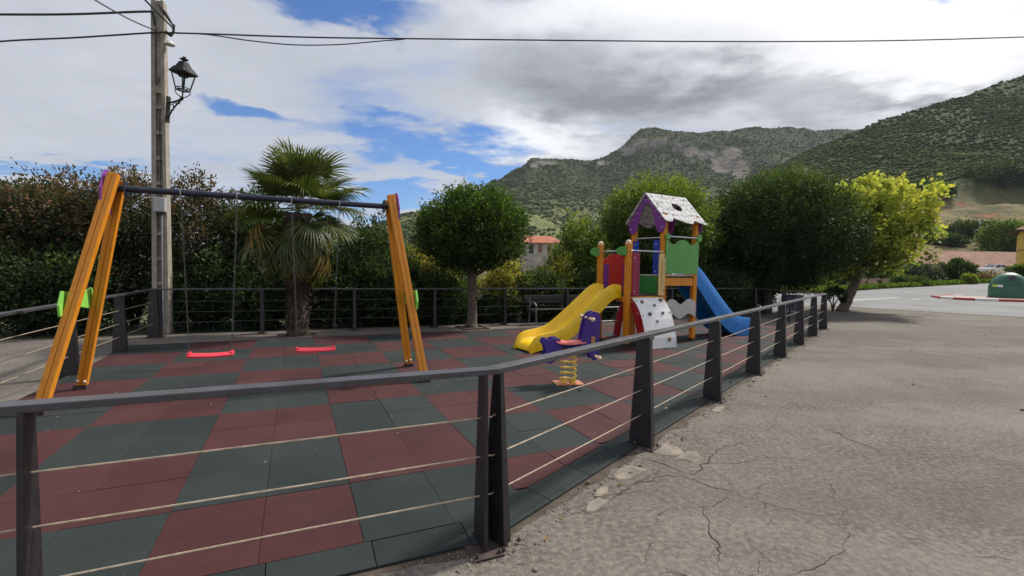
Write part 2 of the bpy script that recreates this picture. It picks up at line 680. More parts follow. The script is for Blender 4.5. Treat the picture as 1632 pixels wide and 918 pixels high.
M = {}
M['concrete'] = make_concrete()
M['rub_red'] = make_rubber('red rubber', (0.046, 0.0125, 0.0135), (0.070, 0.018, 0.019), (0.105, 0.042, 0.040))
M['rub_green'] = make_rubber('green rubber', (0.0125, 0.0195, 0.0182), (0.0205, 0.0295, 0.0272), (0.050, 0.061, 0.056))
M['rub_base'] = paint('sand filled joints over black underlay', (0.016, 0.015, 0.014), 0.9, 0.3, 0.5, dirt=1.0, dcol=(0.17, 0.145, 0.115))
M['asphalt'] = make_asphalt()
M['earth'] = make_earth()
M['iron'] = paint('anthracite paint', (0.020, 0.017, 0.020), 0.36, 0.22, 9, 0.15, 60, dirt=0.75, spec=0.6, dcol=(0.060, 0.033, 0.022))
M['rod_dark'] = paint('dark painted rod', (0.09, 0.085, 0.085), 0.5, 0.2, 20)
M['slab'] = paint('pale broken concrete', (0.225, 0.192, 0.152), 0.95, 0.35, 7, 0.8, 40, dirt=0.6)
M['rail'] = paint('dusty grey rail paint', (0.060, 0.055, 0.062), 0.34, 0.15, 7, 0.08, 60, dirt=0.2, spec=0.8)
M['rust'] = paint('rusty base paint', (0.055, 0.034, 0.030), 0.75, 0.4, 30, 0.4, 90, dirt=0.4)
M['rod'] = paint('weathered galvanised rod', (0.46, 0.36, 0.26), 0.5, 0.25, 25, metal=0.35, dirt=0.2)
M['steel'] = paint('brushed steel', (0.62, 0.62, 0.62), 0.28, 0.1, 20, metal=0.9)
M['bolt'] = paint('pale plastic bolt cap', (0.72, 0.66, 0.52), 0.5, 0.1, 20)
M['bolt_dark'] = paint('dark bolt cap', (0.03, 0.03, 0.035), 0.4, 0.1, 20)
M['orange'] = make_wood('orange lacquered wood', (0.66, 0.225, 0.010), (0.80, 0.30, 0.016), 0.42)
M['navy'] = paint('dark blue steel tube', (0.022, 0.024, 0.045), 0.35, 0.25, 12, dirt=0.3)
M['purple'] = paint('purple panel', (0.21, 0.035, 0.27), 0.38, 0.08, 3, dirt=0.16)
M['violet'] = paint('violet panel', (0.060, 0.026, 0.23), 0.42, 0.12, 3, dirt=0.16)
M['plum'] = paint('wine purple panel', (0.30, 0.012, 0.065), 0.4, 0.1, 3, dirt=0.16)
M['red'] = paint('red panel', (0.62, 0.032, 0.022), 0.4, 0.08, 3, dirt=0.16)
M['darkred'] = paint('dark red panel', (0.36, 0.010, 0.022), 0.4, 0.1, 3, dirt=0.16)
M['seat_red'] = paint('pinkish red rubber seat', (0.80, 0.055, 0.085), 0.42, 0.08, 8, dirt=0.16)
M['pink'] = paint('salmon pink seat', (0.80, 0.17, 0.14), 0.45, 0.08, 8, dirt=0.16)
M['green'] = paint('leaf green panel', (0.12, 0.36, 0.075), 0.4, 0.08, 3, dirt=0.1)
M['midgreen'] = paint('green riser panel', (0.035, 0.25, 0.05), 0.4, 0.08, 3, dirt=0.16)
M['lime'] = paint('lime green plate', (0.27, 0.68, 0.10), 0.4, 0.08, 3, dirt=0.16)
M['cream'] = paint('cream panel', (0.72, 0.50, 0.19), 0.45, 0.1, 4, dirt=0.16)
M['peg'] = paint('cream plastic peg', (0.76, 0.56, 0.36), 0.45, 0.08, 10)
M['white'] = paint('white panel', (0.76, 0.75, 0.73), 0.38, 0.05, 5, dirt=0.12)
M['line'] = paint('grey engraved line', (0.22, 0.22, 0.21), 0.6, 0.1, 5)
M['palegrey'] = paint('speckled pale panel', (0.52, 0.49, 0.47), 0.5, 0.15, 22, dirt=0.25)
M['blue'] = paint('blue panel', (0.012, 0.06, 0.42), 0.38, 0.1, 3, dirt=0.16)
M['slide_yellow'] = paint('yellow slide plastic', (0.90, 0.56, 0.010), 0.30, 0.06, 3, dirt=0.16)
M['slide_blue'] = paint('blue slide plastic', (0.010, 0.19, 0.58), 0.30, 0.08, 3, dirt=0.16)
M['spring'] = paint('yellow spring paint', (0.80, 0.52, 0.075), 0.38, 0.1, 10, dirt=0.2)
M['plate'] = paint('orange base plate', (0.50, 0.20, 0.10), 0.55, 0.2, 14, dirt=0.3)
M['hold_grey'] = paint('grey climbing hold', (0.13, 0.15, 0.15), 0.7, 0.2, 30, 0.3, 60)
M['hold_brown'] = paint('brown climbing hold', (0.24, 0.15, 0.09), 0.7, 0.2, 30, 0.3, 60)
M['bench_wood'] = make_wood('dark bench wood', (0.028, 0.020, 0.017), (0.055, 0.040, 0.034), 0.5, (0.4, 3, 3))
M['castiron'] = paint('grey cast leg', (0.16, 0.155, 0.15), 0.55, 0.2, 16)
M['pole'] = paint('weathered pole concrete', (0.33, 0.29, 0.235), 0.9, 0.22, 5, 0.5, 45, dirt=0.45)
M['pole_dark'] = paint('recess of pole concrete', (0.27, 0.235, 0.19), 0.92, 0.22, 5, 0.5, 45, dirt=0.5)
M['box_grey'] = paint('grey junction box', (0.42, 0.42, 0.42), 0.5, 0.08, 6, dirt=0.15)
M['cable'] = paint('black cable sheath', (0.022, 0.020, 0.022), 0.6, 0.15, 8)
M['lamp_iron'] = paint('black lantern iron', (0.012, 0.010, 0.012), 0.7, 0.2, 12)
M['porcelain'] = paint('pale lamp shade', (0.62, 0.62, 0.63), 0.4, 0.08, 9)
M['bark'] = paint('grey brown bark', (0.125, 0.10, 0.078), 0.95, 0.35, 9, 0.9, 40, dirt=0.5)
M['bark_dark'] = paint('dark bark', (0.055, 0.043, 0.034), 0.95, 0.35, 9, 0.9, 40, dirt=0.5)
M['soil'] = paint('bare soil', (0.075, 0.055, 0.04), 0.98, 0.35, 6, 0.9, 30)
M['fibre'] = make_wood('palm trunk fibre', (0.050, 0.036, 0.027), (0.115, 0.088, 0.068), 0.95, (3, 3, 0.5))
M['crack'] = paint('dirt in a crack', (0.042, 0.034, 0.027), 1.0, 0.4, 14)
M['chip'] = paint('concrete chip', (0.19, 0.165, 0.135), 0.95, 0.35, 4, 0.4, 60, world_=True)


# ------------------------------------------------------------------ the setting
A24 = math.atan(0.4536)                       # the paving grid is turned 24.4 degrees to the camera
UA = Vector((math.cos(A24), math.sin(A24), 0))
UB = Vector((-math.sin(A24), math.cos(A24), 0))
GRID0 = Vector((-1.07, 3.165, 0))             # one corner of the paving grid


def grid(a, b, z=0.0):
    p = GRID0 + UA * a + UB * b
    return Vector((p.x, p.y, z))


def interp(x, xs, ys):
    return float(np.interp(x, xs, ys))


# ground: one sheet to the horizon
mb = MB()
rings = [0, 20, 60, 150, 400, 1000, 2000, 3000]
nn = 48
rows = [[(r * math.cos(2 * PI * k / nn), r * math.sin(2 * PI * k / nn) + 6, -0.06) for k in range(nn)] for r in rings[1:]]
mb.loft(rows, close=True)
mb.f.append(tuple(range(nn)))
prop(mb.build('ground', M['earth']), kind='structure')

# concrete pavement round the playground
edge = [G(1296, 486), G(1356, 489.5), G(1410, 493), G(1480, 497), G(1560, 502), G(1632, 506), G(1760, 520)]
pav = [(-16, -4), (30, -4)] + [(p.x, p.y) for p in reversed(edge)]
back_l = grid(-6.0, 8.6)
back_r = grid(15.2, 8.6)
pav += [(back_r.x, back_r.y), (back_l.x, back_l.y), (-16, 4)]
mb = MB()
mb.add([(x, y, 0.0) for x, y in pav] + [(x, y, -0.2) for x, y in pav],
       [tuple(range(len(pav)))] + [(i, i + len(pav), (i + 1) % len(pav) + len(pav), (i + 1) % len(pav)) for i in range(len(pav))])
pavement = prop(mb.build('pavement', M['concrete']), kind='structure')


# road: asphalt rising gently to the right
def zr(x, y):
    return max(0.0, 0.035 * (x - 24)) * min(1, max(0, (y - 30) / 12)) - 0.03


def RG(px, py, dz_=0.0):
    z = 0.0
    for _ in range(30):
        p = G(px, py, z)
        z = 0.5 * z + 0.5 * (zr(p.x, p.y) + dz_)
    return G(px, py, z)


VC = [900, 1000, 1100, 1200, 1300, 1400, 1500, 1632, 1760, 1900]
VD = [27, 29, 32, 35, 38, 42, 46, 52, 58, 66]


def verge(c):
    Y = interp(c, VC, VD)
    x = (c - 816) / FPX * Y
    return Vector((x, Y, zr(x, Y)))


mb = MB()
rows = []
for c in range(1000, 1901, 25):
    f = verge(c)
    n = Vector((f.x * 0.28, f.y * 0.28, 0))
    row = []
    for k in range(19):
        p = n.lerp(Vector((f.x, f.y, 0)), k / 18)
        row.append((p.x, p.y, zr(p.x, p.y)))
    rows.append(row)
mb.loft(rows)
mb.f = [tuple(reversed(f)) for f in mb.f]
road = prop(mb.build('road', M['asphalt'], smooth=True), kind='structure')

M['roadpaint'] = paint('worn white road paint', (0.27, 0.27, 0.26), 0.8, 0.2, 3, dirt=0.5)
for k, q in enumerate(([(1357, 480), (1432, 475.5), (1428, 473.5), (1358, 476.5)], [(1440, 466), (1456, 465), (1456, 464), (1441, 464.8)],
                       [(1452, 478.6), (1469, 477.2), (1463, 476), (1450, 477)], [(1520, 461), (1540, 459.8), (1541, 459), (1521, 460)])):
    ps = [RG(x, y, 0.006) for x, y in q]
    mb = MB().add(ps, [(0, 1, 2, 3)])
    mb.build('road_marking', M['roadpaint'], road)


# pale kerb edge and dark seam where the concrete ends at the asphalt
for q in range(len(edge) - 1):
    a, b = edge[q], edge[q + 1]
    MB().beam((a.x, a.y, -.05), (b.x, b.y, -.05), .24, .13).build('edge_kerb', M['slab'], pavement, bevel=.01)
vs = []
for q, p in enumerate(edge):
    d_ = (edge[min(q + 1, len(edge) - 1)] - edge[max(q - 1, 0)]).normalized()
    n_ = Vector((-d_.y, d_.x, 0))
    n_ = n_ if n_.dot(Vector((1, 1, 0))) > 0 else -n_
    w_ = .25 + .18 * (q % 3)
    for o_ in (.12, .12 + w_):
        vs.append((p.x + n_.x * o_, p.y + n_.y * o_, -.024))
MB().add(vs, [(2 * q, 2 * q + 1, 2 * q + 3, 2 * q + 2) for q in range(len(edge) - 1)]).build('tar_seam', M['crack'], road)

# --- hills: slopes between a foot and a skyline
def slope(name, cols, foot, ridge, skyline, prof, nrow, mat, amp, nscale, rocks=(), kind='structure', seed=0.0, over=0.10, cols_n=None):
    """foot(c), ridge(c): distance of the foot and of the ridge in direction c; skyline(c): height seen there"""
    vs, tint = [], []
    for c in cols:
        Y0, Y1 = foot(c), ridge(c)
        top = at(c, skyline(c), Y1)
        ux = top.x / top.y
        z0 = -0.5
        for j in range(nrow + 6):
            s = j / (nrow - 1)
            if s <= 1:
                Y = Y0 + (Y1 - Y0) * s
                z = z0 + (top.z - z0) * prof(c, s)
                y_seen = None
            else:
                Y = Y1 * (1 + (s - 1) * 2.0)
                z = top.z * (1 - (s - 1) * 3.0)
            p = Vector((ux * Y, Y, z))
            q = p * nscale + Vector((seed, seed * 1.7, 0))
            w = min(1.0, s * 3) * (1.0 if s < 0.9 else 0.55)
            n1 = mnoise.fractal(q, 0.9, 2.1, 5)
            n2 = 1 - abs(mnoise.noise(q * 0.45)) * 2
            p.z += amp * w * (0.55 * n1 + 0.35 * n2)
            tval = 0.0
            for (rx, ry, rw, rh) in rocks:
                py_ = 427 + 0.0182 * (c - 816) - (p.z - EYE) / p.y * FPX
                d = ((c - rx) / rw) ** 2 + ((py_ - ry) / rh) ** 2
                tval = max(tval, math.exp(-d))
            vs.append(p)
            tint.append(tval)
    R = nrow + 6
    fs = []
    for i in range(len(cols) - 1):
        for j in range(R - 1):
            a = i * R + j
            fs.append((a, a + R, a + R + 1, a + 1))
    me = npmesh(name, [tuple(p) for p in vs], fs, mat, True, tint)
    o = place(name, me)
    prop(o, kind=kind)
    return o, np.array([tuple(p) for p in vs]).reshape(len(cols), R, 3), np.array(tint).reshape(len(cols), R)


ICO_V = None


def ico():
    global ICO_V
    if ICO_V is None:
        t = (1 + 5 ** 0.5) / 2
        v = np.array([(-1, t, 0), (1, t, 0), (-1, -t, 0), (1, -t, 0), (0, -1, t), (0, 1, t), (0, -1, -t), (0, 1, -t), (t, 0, -1), (t, 0, 1), (-t, 0, -1), (-t, 0, 1)], float)
        v /= np.linalg.norm(v[0])
        f = np.array([(0, 11, 5), (0, 5, 1), (0, 1, 7), (0, 7, 10), (0, 10, 11), (1, 5, 9), (5, 11, 4), (11, 10, 2), (10, 7, 6), (7, 1, 8),
                      (3, 9, 4), (3, 4, 2), (3, 2, 6), (3, 6, 8), (3, 8, 9), (4, 9, 5), (2, 4, 11), (6, 2, 10), (8, 6, 7), (9, 8, 1)])
        ICO_V = (v, f)
    return ICO_V


def scrub(name, gridv, gridt, n, size, mat, jmax, label, cat, umin=0, umax=None, jmin=2, seed=1, sun_or_meadow=-99):
    """bushes and low oaks that cover a far slope, too many to count"""
    r = np.random.default_rng(seed)
    C, R, _ = gridv.shape
    umax = umax or C - 1
    out_v, out_f, out_t = [], [], []
    v0 = np.array([(1, 0, 0), (0, 1, 0), (-1, 0, 0), (0, -1, 0), (0, 0, 1), (0, 0, -1)], float)
    f0 = np.array([(0, 1, 4), (1, 2, 4), (2, 3, 4), (3, 0, 4), (1, 0, 5), (2, 1, 5), (3, 2, 5), (0, 3, 5)])
    nv = 6
    i = r.uniform(umin, umax - 0.01, n)
    j = r.uniform(jmin, jmax - 0.01, n)
    i0, j0 = i.astype(int), j.astype(int)
    fi, fj = (i - i0)[:, None], (j - j0)[:, None]
    p = (gridv[i0, j0] * (1 - fi) * (1 - fj) + gridv[i0 + 1, j0] * fi * (1 - fj) + gridv[i0, j0 + 1] * (1 - fi) * fj + gridv[i0 + 1, j0 + 1] * fi * fj)
    keep = (gridt[i0, j0] < 0.45)
    # patchy cover
    pn = np.array([mnoise.noise(Vector(q) * 0.02) for q in p])
    keep &= r.uniform(-0.75, 0.35, n) < pn + np.where(p[:, 2] < sun_or_meadow, -0.28, 0.0)
    p = p[keep]
    k = len(p)
    s = (0.45 + 1.1 * r.uniform(0, 1, k) ** 2.2) * size
    jit = r.uniform(0.6, 1.3, (k, nv, 3))
    rz_ = r.uniform(0, 6.28, k)
    rot = np.stack([np.cos(rz_), -np.sin(rz_), 0 * rz_, np.sin(rz_), np.cos(rz_), 0 * rz_, 0 * rz_, 0 * rz_, 1 + 0 * rz_], 1).reshape(k, 3, 3)
    vv = np.einsum('kij,kvj->kvi', rot, v0[None] * jit) * s[:, None, None] * np.array([1, 1, 0.50]) + p[:, None, :] + np.array([0, 0, 1]) * (s * 0.25)[:, None, None]
    ff = f0[None] + (np.arange(k) * nv)[:, None, None]
    tt = np.repeat(np.clip(r.normal(0.45, 0.16, k) + 0.30 * pn[keep], 0, 1), nv)
    o = place(name, npmesh(name, vv.reshape(-1, 3), ff.reshape(-1, 3), mat, True, tt))
    prop(o, label, cat, kind='stuff')
    return o


M['mountain'] = make_hill('scrub and limestone', [(0.034, 0.047, 0.020), (0.058, 0.072, 0.026), (0.040, 0.053, 0.022), (0.072, 0.082, 0.032)], (0.205, 0.178, 0.155), 0.44, 0.62, scale=0.012, sun_or_meadow=(25, 120, 120, (0.185, 0.20, 0.075)))  # sunlit lower slope painted into the colour by height
M['hillside'] = make_hill('wooded slope', [(0.044, 0.058, 0.025), (0.074, 0.086, 0.032), (0.050, 0.064, 0.027), (0.092, 0.094, 0.040)], (0.30, 0.13, 0.075), 0.50, 0.72, scale=0.03, sun_or_meadow=(18, 42, 24, (0.23, 0.178, 0.090)))
M['scrub'] = leaf_mat('scrub leaves', [(0.0, (0.058, 0.080, 0.034)), (0.5, (0.088, 0.114, 0.042)), (1.0, (0.135, 0.152, 0.052))], 0.9, 0.38, tcol=(1.1, 1.15, 0.8), spec=0.05)

SKX = [380, 480, 560, 620, 655, 700, 740, 785, 812, 830, 845, 880, 935, 960, 985, 1005, 1020, 1045, 1090, 1120, 1150, 1200, 1250, 1320, 1370, 1450, 1550, 1650]
SKY_ = [402, 396, 384, 370, 362, 350, 332, 302, 285, 270, 256, 252, 257, 250, 238, 226, 217, 214, 218, 215, 212, 208, 205, 206, 209, 216, 235, 262]
ROCKS = [(1032, 231, 34, 9), (1000, 244, 18, 8), (1056, 228, 16, 8), (1078, 238, 14, 9), (1100, 244, 20, 9), (1128, 250, 18, 9), (1152, 264, 24, 17), (1182, 272, 18, 18), (1168, 246, 20, 10), (868, 262, 24, 4), (850, 266, 10, 4), (1208, 288, 10, 10), (960, 262, 16, 4)]


def mprof(c, s):
    base = 0.42 * s + 0.58 * s ** 2.0
    if 960 < c < 1230:                      # a limestone band under the brow
        w = math.sin(PI * (c - 960) / 270)
        base -= 0.10 * w * math.exp(-((s - 0.80) / 0.10) ** 2)
        base += 0.06 * w * math.exp(-((s - 0.93) / 0.05) ** 2)
    return base


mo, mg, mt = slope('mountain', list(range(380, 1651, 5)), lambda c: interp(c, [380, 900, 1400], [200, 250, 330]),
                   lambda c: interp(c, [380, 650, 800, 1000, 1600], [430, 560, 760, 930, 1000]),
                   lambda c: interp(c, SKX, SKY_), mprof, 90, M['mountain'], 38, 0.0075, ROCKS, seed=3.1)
scrub('mountain_scrub', mg, mt, 90000, 2.1, M['scrub'], 92, 'dark green oak scrub covering the mountain slopes', 'scrub', seed=5, sun_or_meadow=70)

HSX = [1060, 1120, 1180, 1240, 1300, 1345, 1370, 1400, 1450, 1500, 1560, 1632, 1720, 1850, 2000]
HSY = [352, 326, 298, 268, 236, 217, 208, 196, 181, 165, 146, 122, 96, 70, 60]


def hprof(c, s):
    # verge, gentle meadow, terraces, then the wooded slope
    return interp(s, [0, 0.06, 0.12, 0.20, 0.30, 0.36, 0.40, 0.46, 0.52, 0.70, 1.0], [0.0, 0.008, 0.020, 0.048, 0.115, 0.165, 0.18, 0.27, 0.32, 0.55, 1.0])


HROCK = [(1548, 327, 26, 5), (1500, 334, 30, 4), (1470, 352, 60, 6), (1590, 345, 40, 4), (1470, 392, 24, 6)]
ho, hg, ht = slope('hillside', list(range(1060, 2001, 6)), lambda c: verge(c).y + 1.5, lambda c: interp(c, [1060, 1370, 1632, 2000], [300, 340, 380, 400]),
                   lambda c: interp(c, HSX, HSY), hprof, 100, M['hillside'], 5.0, 0.03, HROCK, seed=9.4)
scrub('hillside_scrub', hg, ht, 50000, 1.15, M['scrub'], 102, 'dense green scrub covering the upper slope at right', 'scrub', jmin=50, seed=8)

lo_, lg, lt = slope('far_hill', list(range(-420, 141, 10)), lambda c: 90, lambda c: 260, lambda c: interp(c, [-420, -100, 0, 40, 140], [250, 280, 291, 298, 330]),
                    lambda c, s: 0.5 * s + 0.5 * s * s, 40, M['hillside'], 4, 0.03, (), seed=1.4)
scrub('far_hill_scrub', lg, lt, 2500, 2.4, M['scrub'], 44, 'scrub on the low hill at the left edge', 'scrub', seed=12)


def hill_z(x, y):
    """height of the right-hand slope under a point"""
    d = ((hg[:, :, 0] - x) ** 2 + (hg[:, :, 1] - y) ** 2)
    k = np.unravel_index(np.argmin(d), d.shape)
    return float(hg[k][2])


def mount_z(x, y):
    d = ((mg[:, :, 0] - x) ** 2 + (mg[:, :, 1] - y) ** 2)
    k = np.unravel_index(np.argmin(d), d.shape)
    return float(mg[k][2])


# ------------------------------------------------------------------ playground floor of rubber tiles
CORNER = G(781, 867)                          # near corner of the railing
RIGHT_END = G(1312, 524)
RDIR = (RIGHT_END - CORNER).normalized()
RLEN = (RIGHT_END - CORNER).length
RNRM = Vector((-RDIR.y, RDIR.x, 0))           # towards the playground
FDIR = -UA
FLEN = 3.70
LEFT_CORNER = CORNER + FDIR * FLEN
BORD = 0.21
TOP = 0.040


def clip(poly, p, n):
    """part of a convex polygon on the side of the line through p that n points to"""
    out = []
    for i in range(len(poly)):
        a, b = poly[i], poly[(i + 1) % len(poly)]
        da, db = (a - p).dot(n), (b - p).dot(n)
        if da >= 0:
            out.append(a)
        if (da > 0 > db) or (da < 0 < db):
            out.append(a + (b - a) * (da / (da - db)))
    return out


left_in = (LEFT_CORNER + UA * 0.10, UA)
front_in = (CORNER + UB * BORD, UB)
right_in = (CORNER + RNRM * BORD, RNRM)
back_pt = G(650, 533.5)
back_in = (back_pt, (-UB + UA * 0.035).normalized())
end_in = (RIGHT_END - RDIR * 0.4, -RDIR)
BOUNDS = [left_in, front_in, right_in, back_in, end_in]

# underlay that shows dark in the joints
poly = [Vector((-40, -40, 0)), Vector((40, -40, 0)), Vector((40, 40, 0)), Vector((-40, 40, 0))]
for p, n in BOUNDS:
    poly = clip(poly, p, n)
floor_poly = poly
k = len(poly)
mb = MB().add([(v.x, v.y, 0.006) for v in poly] + [(v.x, v.y, TOP - 0.010) for v in poly],
              [tuple(range(k, 2 * k))] + [(i, (i + 1) % k, (i + 1) % k + k, i + k) for i in range(k)])
floor = prop(mb.build('playground_floor', M['rub_base']), kind='structure')

tiles = []
for i in range(-14, 40):
    for j in range(-10, 24):
        g = 0.0009
        q = [grid(i * .5 + g, j * .5 + g), grid((i + 1) * .5 - g, j * .5 + g), grid((i + 1) * .5 - g, (j + 1) * .5 - g), grid(i * .5 + g, (j + 1) * .5 - g)]
        for p, n in BOUNDS:
            q = clip(q, p, n)
            if len(q) < 3:
                break
        if len(q) < 3:
            continue
        area = 0.5 * abs(sum(q[a].x * q[(a + 1) % len(q)].y - q[(a + 1) % len(q)].x * q[a].y for a in range(len(q))))
        if area < 0.004:
            continue
        c = sum(q, Vector()) / len(q)
        pxx = 816 + FPX * c.x / max(c.y, 0.3)
        red = ((i // 2) + (j // 2)) % 2 == 0
        vis = c.y > 0.6 and -90 < pxx < 1720
        tiles.append((c.y if vis else 99 + c.y, c, q, red, area > 0.2485))


def tile_geo(mb_, pts, top):
    k_ = len(pts)
    c_ = sum(pts, Vector()) / k_
    e = 0.0025
    ins = [p + (c_ - p).normalized() * e for p in pts]
    vs = [(p.x, p.y, 0.012) for p in pts] + [(p.x, p.y, top - 0.002) for p in pts] + [(p.x, p.y, top) for p in ins]
    fs = []
    for s in (0, k_):
        for a in range(k_):
            b = (a + 1) % k_
            fs.append((s + a, s + b, s + b + k_, s + a + k_))
    fs.append(tuple(range(2 * k_, 3 * k_)))
    mb_.add(vs, fs)


tiles.sort(key=lambda t: t[0])
full = {}
for red in (True, False):
    m_ = MB()
    g = 0.0009
    tile_geo(m_, [UA * a + UB * b for a, b in ((-.25 + g, -.25 + g), (.25 - g, -.25 + g), (.25 - g, .25 - g), (-.25 + g, .25 - g))], TOP)
    full[red] = m_.mesh('tile', M['rub_red' if red else 'rub_green'])
rest = {True: MB(), False: MB()}
for n, (dist, c, q, red, whole) in enumerate(tiles):
    lift = random.uniform(-0.002, 0.0035)
    if n < 300:
        if whole:
            o = place('tile', full[red], floor, (c.x, c.y, lift))
            o.rotation_euler = (random.uniform(-.004, .004), random.uniform(-.004, .004), random.uniform(-.004, .004))
        else:
            m_ = MB()
            tile_geo(m_, [p - c for p in q], TOP)
            m_.build('tile', M['rub_red' if red else 'rub_green'], floor, (c.x, c.y, lift))
    else:
        tile_geo(rest[red], q, TOP + lift)
for red in (True, False):
    if rest[red].v:
        prop(rest[red].build('far_tiles', M['rub_red' if red else 'rub_green'], floor), kind='stuff')


# sloping edge strips along the near railing runs
def edging(p0, d, n, length, n0=0.0):
    """ramped rubber strips, 0.5 m each, n points to the playground"""
    s = n0
    while s < length:
        e = min(s + 0.5, length)
        a, b = p0 + d * (s + 0.002), p0 + d * (e - 0.002)
        ai, bi = a + n * (BORD - 0.004), b + n * (BORD - 0.004)
        ao, bo = a + n * 0.012, b + n * 0.012
        z1 = TOP + random.uniform(-.003, .002)
        mb_ = MB().add([(ao.x, ao.y, 0.002), (bo.x, bo.y, 0.002), (bi.x, bi.y, 0.002), (ai.x, ai.y, 0.002),
                        (ao.x, ao.y, 0.017), (bo.x, bo.y, 0.017), (bi.x, bi.y, z1), (ai.x, ai.y, z1)],
                       [(4, 5, 6, 7), (0, 1, 5, 4), (1, 2, 6, 5), (2, 3, 7, 6), (3, 0, 4, 7)])
        mb_.build('edge_strip', M['rub_green'], floor, bevel=0.003)
        s = e


edging(CORNER, RDIR, RNRM, RLEN - 0.4, 0.10)
edging(CORNER, FDIR, UB, FLEN, 0.10)

inner_c = min(floor_poly, key=lambda v: (v - CORNER).length)
q6 = [CORNER + RDIR * .098, CORNER + RDIR * .098 + RNRM * BORD, inner_c, CORNER + FDIR * .098 + UB * BORD, CORNER + FDIR * .098, CORNER]
z6 = [.017, TOP, TOP, TOP, .017, .017]
MB().add([(v.x, v.y, .002) for v in q6] + [(v.x, v.y, z_) for v, z_ in zip(q6, z6)], [(6, 7, 8), (6, 8, 11), (8, 9, 10), (8, 10, 11)] + [(i, (i + 1) % 6, (i + 1) % 6 + 6, i + 6) for i in range(6)]).build('edge_strip', M['rub_green'], floor)

# ------------------------------------------------------------------ damage in the concrete
FLOOR_Z = TOP


def crack(pts, w, name='crack'):
    ps = [G(*p) for p in pts]
    fine = []
    for a, b in zip(ps[:-1], ps[1:]):
        n = max(2, int((b - a).length / 0.028))
        for k_ in range(n):
            t = k_ / n
            q = a.lerp(b, t)
            amp = 0.03
            q = q + Vector((mnoise.noise(q * 9), mnoise.noise(q * 9 + Vector((7, 3, 1))), 0)) * amp + Vector((random.uniform(-1, 1), random.uniform(-1, 1), 0)) * 0.009
            fine.append(q)
    fine.append(ps[-1])
    vs = []
    L = len(fine)
    for i, q in enumerate(fine):
        d = (fine[min(i + 1, L - 1)] - fine[max(i - 1, 0)]).normalized()
        s = Vector((-d.y, d.x, 0))
        ww = 0.48 * w * (0.15 + 1.5 * max(0, mnoise.noise(q * 4 + Vector((2, 2, 2))) + .25) + random.uniform(0, .7)) * min(1, 0.25 + min(i, L - 1 - i) / 6)
        vs += [(q.x + s.x * ww / 2, q.y + s.y * ww / 2, 0.003), (q.x - s.x * ww / 2, q.y - s.y * ww / 2, 0.003)]
    fs = [(2 * i, 2 * i + 1, 2 * i + 3, 2 * i + 2) for i in range(L - 1)]
    MB().add(vs, fs).build(name, M['crack'], pavement)


crack([(1020, 728), (1062, 742), (1088, 752), (1110, 756), (1145, 715), (1180, 706), (1205, 716)], 0.016)
crack([(1145, 720), (1105, 700), (1080, 694), (1058, 702)], 0.014)
crack([(1180, 706), (1215, 722), (1260, 752), (1290, 770)], 0.007)
crack([(1005, 775), (1060, 757), (1095, 762), (1130, 775), (1168, 784), (1200, 798), (1255, 812), (1330, 825), (1385, 842)], 0.011)
crack([(1118, 800), (1125, 832), (1140, 862), (1148, 895), (1156, 918), (1165, 950)], 0.009)
crack([(1168, 784), (1160, 768), (1150, 755)], 0.012)
crack([(1350, 838), (1348, 815), (1330, 795), (1322, 770)], 0.006)
crack([(1350, 838), (1340, 880), (1300, 905), (1255, 918)], 0.006)
crack([(1150, 648), (1168, 655), (1178, 662)], 0.016)
crack([(1140, 672), (1160, 678), (1195, 690), (1200, 698)], 0.008)
crack([(1195, 698), (1232, 682), (1240, 660)], 0.005)
crack([(1040, 790), (1075, 806), (1090, 812)], 0.008)
crack([(1440, 862), (1500, 880), (1560, 888), (1632, 896)], 0.005)
crack([(1420, 852), (1450, 858), (1470, 860)], 0.008)
crack([(900, 822), (930, 816), (975, 815)], 0.010)
crack([(965, 800), (985, 790), (1000, 778), (985, 768)], 0.012)
crack([(1060, 742), (1035, 760), (1003, 776)], 0.010)

rc = random.Random(17)
for q in range(16):                           # hairline cracks near the broken edge
    s_ = rc.uniform(.3, 6.5)
    p = CORNER + RDIR * s_ - RNRM * rc.uniform(.1, 1.3)
    a_ = rc.uniform(0, 2 * PI)
    pts_ = []
    for k_ in range(rc.randint(4, 8)):
        if p.y > .8:
            pts_.append(p.copy())
        a_ += rc.uniform(-.7, .7)
        p = p + Vector((math.cos(a_), math.sin(a_), 0)) * rc.uniform(.08, .2)
        if (p - CORNER).dot(RNRM) > -.06:
            break
    if len(pts_) > 2:
        _g = G
        G = lambda v: v
        crack([(v,) for v in pts_], 0.007)
        G = _g

# slabs that broke off along the edge, and loose chips
def slab(px, py, rx, ry, th, seed):
    c = G(px, py)
    r = random.Random(seed)
    n = 8
    out = []
    for k_ in range(n):
        a = 2 * PI * k_ / n
        f = r.uniform(0.62, 1.15)
        out.append(Vector((c.x + rx * f * math.cos(a) * RDIR.x - ry * f * math.sin(a) * RDIR.y, c.y + rx * f * math.cos(a) * RDIR.y + ry * f * math.sin(a) * RDIR.x, 0)))
    vs = [(p.x, p.y, 0.001) for p in out] + [(c.x + (p.x - c.x) * .93, c.y + (p.y - c.y) * .93, th + r.uniform(-.003, .003)) for p in out]
    vs.append((c.x, c.y, th + 0.002))
    fs = [(k_, (k_ + 1) % n, (k_ + 1) % n + n, k_ + n) for k_ in range(n)] + [(k_ + n, (k_ + 1) % n + n, 2 * n) for k_ in range(n)]
    MB().add(vs, fs).build('broken_slab', M['slab'], pavement)


